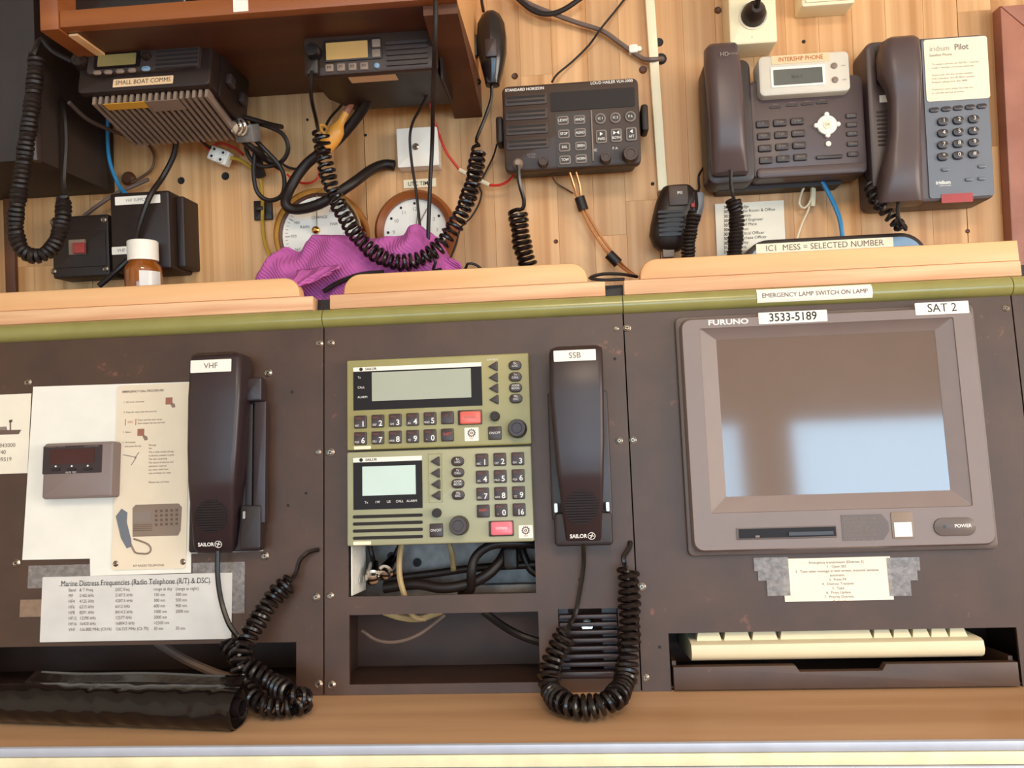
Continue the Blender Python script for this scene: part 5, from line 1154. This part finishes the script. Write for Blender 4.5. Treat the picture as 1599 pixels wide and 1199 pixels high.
# printed picture of a radio telephone: flat shapes
def flat(pts, m, z, nm): B().prism([D.P(*p) for p in pts][::-1], .0012, z).build(nm, m, t)
flat(((208, 793), (213, 788), (280, 786), (285, 792), (283, 828), (279, 836), (208, 838)), 'stickergrey', .0014, 'radio_picture')
flat(((209, 800), (238, 798), (238, 814), (209, 816)), 'inkgrey', .0016, 'radio_picture_screen')
for i in range(4): flat(((209, 819+i*3), (239, 818+i*3), (239, 819.2+i*3), (209, 820.2+i*3)), 'inkbrown', .0016, 'radio_picture_slot')
for r_ in range(4):
    for c_ in range(5): x_, y_ = 245+c_*8, 798+r_*7-c_*.4; flat(((x_-2, y_-2), (x_+2, y_-2), (x_+2, y_+2), (x_-2, y_+2)), 'inkbrown', .0016, 'radio_picture_key')
flat(((182, 806), (191, 794), (200, 800), (199, 815), (206, 843), (207, 853), (199, 856), (190, 840)), 'slate', .0016, 'handset_picture')
cp_ = [(206, 850), (212, 862), (222, 864), (232, 864), (237, 858), (233, 850), (222, 845), (210, 841)]
B().tube([(*D.P(*p), .0014) for p in cp_], .0010, 6).build('cord_picture', 'stickergrey', t)
text(t, 'R/P RADIO TELEPHONE', *Q(232, 883)[:2], .0014, 3.4*k, 'inkbrown')
for p in ((181, 880), (286, 877)): screw(t, D, *p, .0012, .75)
# alarm display unit
D = C.at(120, 778, .0014)
t = thing('alarm_display', D, 'small grey display unit with dark red window on the white plate', 'display')
f = D.quad(((69, 692), (177, 689), (175, 777), (63, 779)), .016); B().rbox(f, .0001, .016, .003, .003, 4).build('body', 'monitor', t)
q = D.quad(((68, 697), (160, 694), (158, 738), (66, 740)), .0165); o = B().rbox(q, .016, .0166).build('face', 'handset', t)
q2 = D.quad(((78, 702), (148, 700), (147, 723), (78, 725)), .017); B().rbox(q2, .0166, .0170).build('red_window', 'redwin', o)
text(o, 'THRANE & THRANE', *D.P(86, 697.5, .0168), .0168, .0018, 'inkgrey'); text(o, 'ALARM PANEL', *D.P(143, 696.5, .0168), .0168, .0018, 'inkgrey')
for i, px in enumerate((87, 112, 137)):
    B().cyl(*D.P(px, 728-i*.4, .0168), .0166, .0170, .0010, 8).build('lamp', 'inkwhite', o); B().rbox(D.rc(px, 733-i*.4, 14, 4, .0168), .0166, .0176, .0008).build('button', 'ink', o)
text(o, 'MUTE  TEST', *D.P(111, 737.5, .0168), .0168, .0016, 'inkwhite')
# ship data card
D = C.at(20, 680, 0)
t = thing('ship_card', D, 'white card with ship drawing and number lines taped to the cabinet', 'card')
q = D.quad(((-40, 617), (48, 615), (43, 738), (-40, 742)), .001); B().rbox(q, .0003, .0007).build('card', 'paper', t)
flat2 = lambda pts, m, nm: B().prism([D.P(*p) for p in pts][::-1], .0007, .0009).build(nm, m, t)
flat2(((-38, 672), (34, 671), (30, 678), (-38, 680)), 'inkbrown', 'ship_hull'); flat2(((-20, 668), (11, 666), (12, 671.5), (-20, 672)), 'inkgrey', 'ship_deckhouse'); flat2(((16, 656), (18, 656), (18, 671.5), (16, 671.5)), 'inkbrown', 'ship_mast'); flat2(((15, 656), (20, 655), (20, 659), (15, 660)), 'inkbrown', 'ship_lamp')
for py, s, x1 in ((695, 'MMSI 244843000', 24), (706, 'CALLSIGN PF40', 9), (717, 'SELCALL 49519', 18)): text(t, s, *D.P(x1, py, .001), .0009, .0044, 'inkbrown', 'RIGHT')
# distress frequency notice
D = C.at(213, 1000, 0)
t = thing('frequency_notice', D, 'white laminated sheet titled Marine Distress Frequencies with printed table', 'notice')
for nm, qd, m_, z in (('tape', ((45, 884), (141, 880), (141, 910), (42, 925)), 'tape', .0006), ('tape', ((32, 937), (72, 935), (72, 962), (30, 964)), 'tapebrown', .0006), ('tape', ((300, 880), (378, 876), (386, 956), (300, 960)), 'tape', .0009)):
    q = D.quad(qd, z); B().rbox(q, z-.0003, z).build(nm, m_, t)
q = D.quad(((66, 901), (363, 894), (361, 999), (63, 1001)), .001); B().rbox(q, .0010, .0013, .001).build('sheet', 'papergrey', t)
text(t, 'Marine Distress Frequencies (Radio Telephone (R/T) & DSC)', *D.P(211, 909, .0015), .0016, .0058, 'ink', sx=.80)
a_ = D.P(92, 914.5, .0015); c_ = D.P(330, 908.5, .0015); B().box(a_[0], (a_[1]+c_[1])/2-.0003, .0013, c_[0], (a_[1]+c_[1])/2, .0015).build('title_rule', 'ink', t)
rows = [('Band', '& T Freq.', 'DSC freq.', 'range at day', '(range at night)'), ('MF', '2182 kHz', '2187.5 kHz', '150 nm', '300 nm'), ('HF4', '4125 kHz', '4207.5 kHz', '300 nm', '500 nm'), ('HF6', '6215 kHz', '6312 kHz', '600 nm', '900 nm'), ('HF8', '8291 kHz', '8414.5 kHz', '1000 nm', '2000 nm'), ('HF12', '12290 kHz', '12577 kHz', '2000 nm', ''), ('HF16', '16420 kHz', '16804.5 kHz', '>2500 nm', ''), ('VHF', '156.800 MHz (Ch16)', '156.525 MHz (Ch 70)', '30 nm', '30 nm')]
for i, rw in enumerate(rows):
    for x_, s in zip((107, 124, 180, 240, 274), rw):
        if s: text(t, s, *D.P(x_, 921.5+i*8.8-(x_-107)*.012, .0015), .0016, .0033, 'inkbrown', 'LEFT', sx=.88)
# ---- black roll on the desk
yr = HZ.hit(180, 1140).y
a0 = HZ.P(-60, 1134); c0 = HZ.P(364, 1147); ang = math.degrees(math.atan2(c0[1]-a0[1], c0[0]-a0[0])); rad = .0195
ctr = Vector(((a0[0]+c0[0])/2, (a0[1]+c0[1])/2+rad*.7, ZD)); L_ = (Vector(c0)-Vector(a0)).length
D = Fr(ctr, (math.cos(R(ang)), math.sin(R(ang)), 0), (0, 0, 1))
t = thing('plastic_roll', D, 'shiny black plastic roll lying on the desk against the console', 'roll')
b = B(); rs = []; r5 = random.Random(5); NS = 150
for i in range(NS+1):
    x = -L_/2+L_*i/NS; ring = []
    for j in range(28):
        a = 2*math.pi*j/28; w_ = 1+.012*math.sin(x*37+1.7*a)-.035*max(0, math.sin(x*75+a*2+2*math.sin(x*31)))**6-.028*max(0, math.sin(x*140-a*3+1.5*math.sin(x*57)))**5+.012*math.sin(x*260+a*4)
        taper = .93+.10*i/NS
        yy = rad*w_*taper*math.sin(a); ring.append((x+.004*math.sin(a)*(i == NS), max(.0006, rad*1.0+yy), rad*w_*taper*math.cos(a)))
    rs.append(ring)
end = [[(L_/2-d_, rad+(y-rad)*f_, z*f_) for (_, y, z) in rs[-1]] for f_, d_ in ((.9, -.001), (.78, .001), (.70, .03), (.5, .034))]
b.skin([r_[::-1] for r_ in rs+end]); b.build('outer_wrap', 'black_roll', t, ang=60)
B().skin([[(x, rad+rad*f_*math.sin(2*math.pi*j/20), rad*f_*math.cos(2*math.pi*j/20)) for j in range(20)][::-1] for x, f_ in ((L_/2-.03, .45), (L_/2+.004, .45), (L_/2+.004, .38), (L_/2-.02, .36))]).build('inner_core', 'black_gloss', t)
b = B(); rows = []
for i in range(31):
    x = -L_/2*.62+L_*.80*i/30; rows.append([(x, rad*1.86+.0008*math.sin(x*40)+.0012*j, -.006-j*.0034) for j in range(6)])
ix = [b.ring(r_) for r_ in rows]
for a_, c_ in zip(ix, ix[1:]):
    for j in range(5): b.face((a_[j], c_[j], c_[j+1], a_[j+1]))
o = b.build('loose_flap', 'black_roll', t); sd = o.modifiers.new('thickness', 'SOLIDIFY'); sd.thickness = .0008

# ---- things inside the open bays
t1, D1 = cons[1]
D = C.at(690, 890, -.09)
pl = thing('bay_backplate', D, 'grey galvanised plate at the rear of the upper open bay', 'plate')
q = D.quad(((540, 800), (850, 800), (850, 945), (540, 945)), 0); B().rbox(q, 0, .0015).build('plate', 'galv', pl)
q2 = D.quad(((735, 915), (845, 910), (845, 922), (735, 928)), .02); B().rbox(q2, .0015, .02, .0, .001).build('ledge_strip', 'galv', pl)
for px, py in ((652, 878), (612, 868)): u, v = D.P(px, py, 0); B().lathe(u, v, [(.005, .0015), (.005, .003), (.002, .0032), (.0018, .0016)], 12).build('grommet', 'ink', pl)
D = C.at(560, 890, -.004)
br = thing('perforated_bracket', D, 'pale perforated metal bracket at the side of the upper bay', 'bracket')
u0, v0 = D.P(545, 930); u1, v1 = D.P(548, 852)
hl = []
for j in range(3):
    for i in range(3): z = -.012-.016*j; hl.append((z-.002, v0+(v1-v0)*(.2+.28*i), z+.002, v0+(v1-v0)*(.2+.28*i)+.006))
bb = holes_plate((-.055, v0, 0, v1), hl, -.0006, .0006)
bb.build('plate', 'plate', br, Matrix(((0, 0, 1, u0+.003), (0, 1, 0, 0), (1, 0, 0, 0), (0, 0, 0, 1))))
def coax(px, py, ang, lab):
    D = C.at(px, py, -.035, rot=ang, pitch=-25); t = thing('coax_connector', D, lab, 'connector')
    B().lathe(0, 0, [(.0075, -.02), (.0075, -.006), (.0085, -.005), (.0085, .004), (.0060, .005), (.0060, .012), (.003, .013)], 18).build('barrel', 'chrome', t)
    B().tube([(0, 0, -.018), (0, .01, -.03), (.004, .03, -.034)], .003).build('cable_tail', 'rubber', t)
coax(583, 898, 20, 'shiny metal coaxial plug hanging beside the perforated bracket'); coax(604, 890, -20, 'second shiny metal coaxial plug next to the tan cable')
cable('bay_cable', C, [(628, 845, -.03), (624, 870, -.025), (624, 900, -.022), (630, 925, -.022), (640, 955, -.03), (650, 965, -.035), (665, 966, -.04)], .0031, 'tancable', 'tan cable hanging through the upper open bay')
cable('bay_cable', C, [(700, 845, -.06), (706, 865, -.06), (708, 890, -.05)], .0030, 'tancable', 'tan cable pair behind the black loom')
cable('bay_loom', C, [(842, 850, -.03), (800, 848, -.02), (765, 852, -.02), (742, 870, -.02), (736, 895, -.02), (735, 920, -.03), (720, 928, -.04)], .0050, 'rubber', 'thick black cable arching in the upper bay', seg=10)
cable('bay_loom', C, [(800, 845, -.04), (790, 860, -.04), (780, 878, -.035), (760, 898, -.03), (730, 912, -.03), (690, 918, -.03), (650, 912, -.035), (600, 918, -.04)], .0058, 'rubber', 'thick black cable sweeping low across the upper bay', seg=10)
cable('bay_loom', C, [(860, 880, -.05), (820, 882, -.05), (780, 884, -.05), (730, 888, -.055), (680, 895, -.06), (600, 905, -.06)], .0044, 'rubber', 'black cable lying straight across the upper bay', seg=10)
cable('bay_loom', C, [(812, 845, -.055), (818, 868, -.05), (830, 890, -.05), (850, 900, -.05)], .0046, 'rubber', 'black cable curving out behind the bay edge', seg=10)
tag(B().rbox(C.rc(797, 872, 22, 34, -.03), -.045, -.028, .004, .003).build('cable_joint', 'rubber', None, C.M), 'black rubber cable joint in the upper bay', 'joint')
cable('bay_wire', C, [(565, 985, -.04), (590, 1000, -.035), (620, 1002, -.03), (655, 990, -.03), (695, 960, -.03)], .0019, 'greycable', 'thin grey cable sagging in the lower open bay')
cable('bay_cable', C, [(600, 956, -.04), (625, 964, -.04), (655, 966, -.04), (690, 955, -.04)], .0036, 'tancable', 'tan cable under the bar of the lower bay')
cable('bay_loom', C, [(755, 955, -.06), (790, 980, -.05), (820, 995, -.045), (850, 1004, -.045)], .0042, 'rubber', 'black cable leaving the lower open bay')
cable('bay_loom', C, [(245, 1003, -.05), (290, 1030, -.045), (340, 1052, -.04), (380, 1062, -.03)], .0048, 'greycable', 'grey brown cable sloping in the dark slot over the black roll')
# ---- louvred vent
tv, Dv = cons[1]
D = C.at(920, 1005, 0); q = C.quad(((874, 951), (966, 949), (968, 1058), (872, 1060)))
t = thing('louvre_vent', D, 'black louvred vent with worn slats beside the lower open bay', 'vent')
q = D.quad(((874, 951), (966, 949), (968, 1058), (872, 1060)), 0); hh = (q[3]-q[1]); nsl = 7
for i in range(nsl):
    v = q[1]+hh*(.16+.80*i/nsl); hgt = hh*.062
    B().rbox((q[0]+.001, v, q[2]-.001, v+hgt), -.012, -.001, .001, .0008).build('slat', 'handset', t)
for a_, c_ in ((q[0]+.0005, q[0]+.010), (q[2]-.016, q[2]-.0005)): B().rbox((a_, q[1]+.002, c_, q[3]-.001), -.014, -.0125).build('side_strip', 'phone_dk', t)
B().rbox((q[0]+.0005, q[1]+.0008, q[2]-.0005, q[1]+hh*.10), -.012, .003, .001, .001).build('sill', 'handset', t)
u, v = D.P(917, 979); B().lathe(u, v, [(.0075, -.03), (.0075, -.014), (.006, -.0125), (.003, -.013)], 18).build('lock_barrel', 'chrome', t)
flush_text()
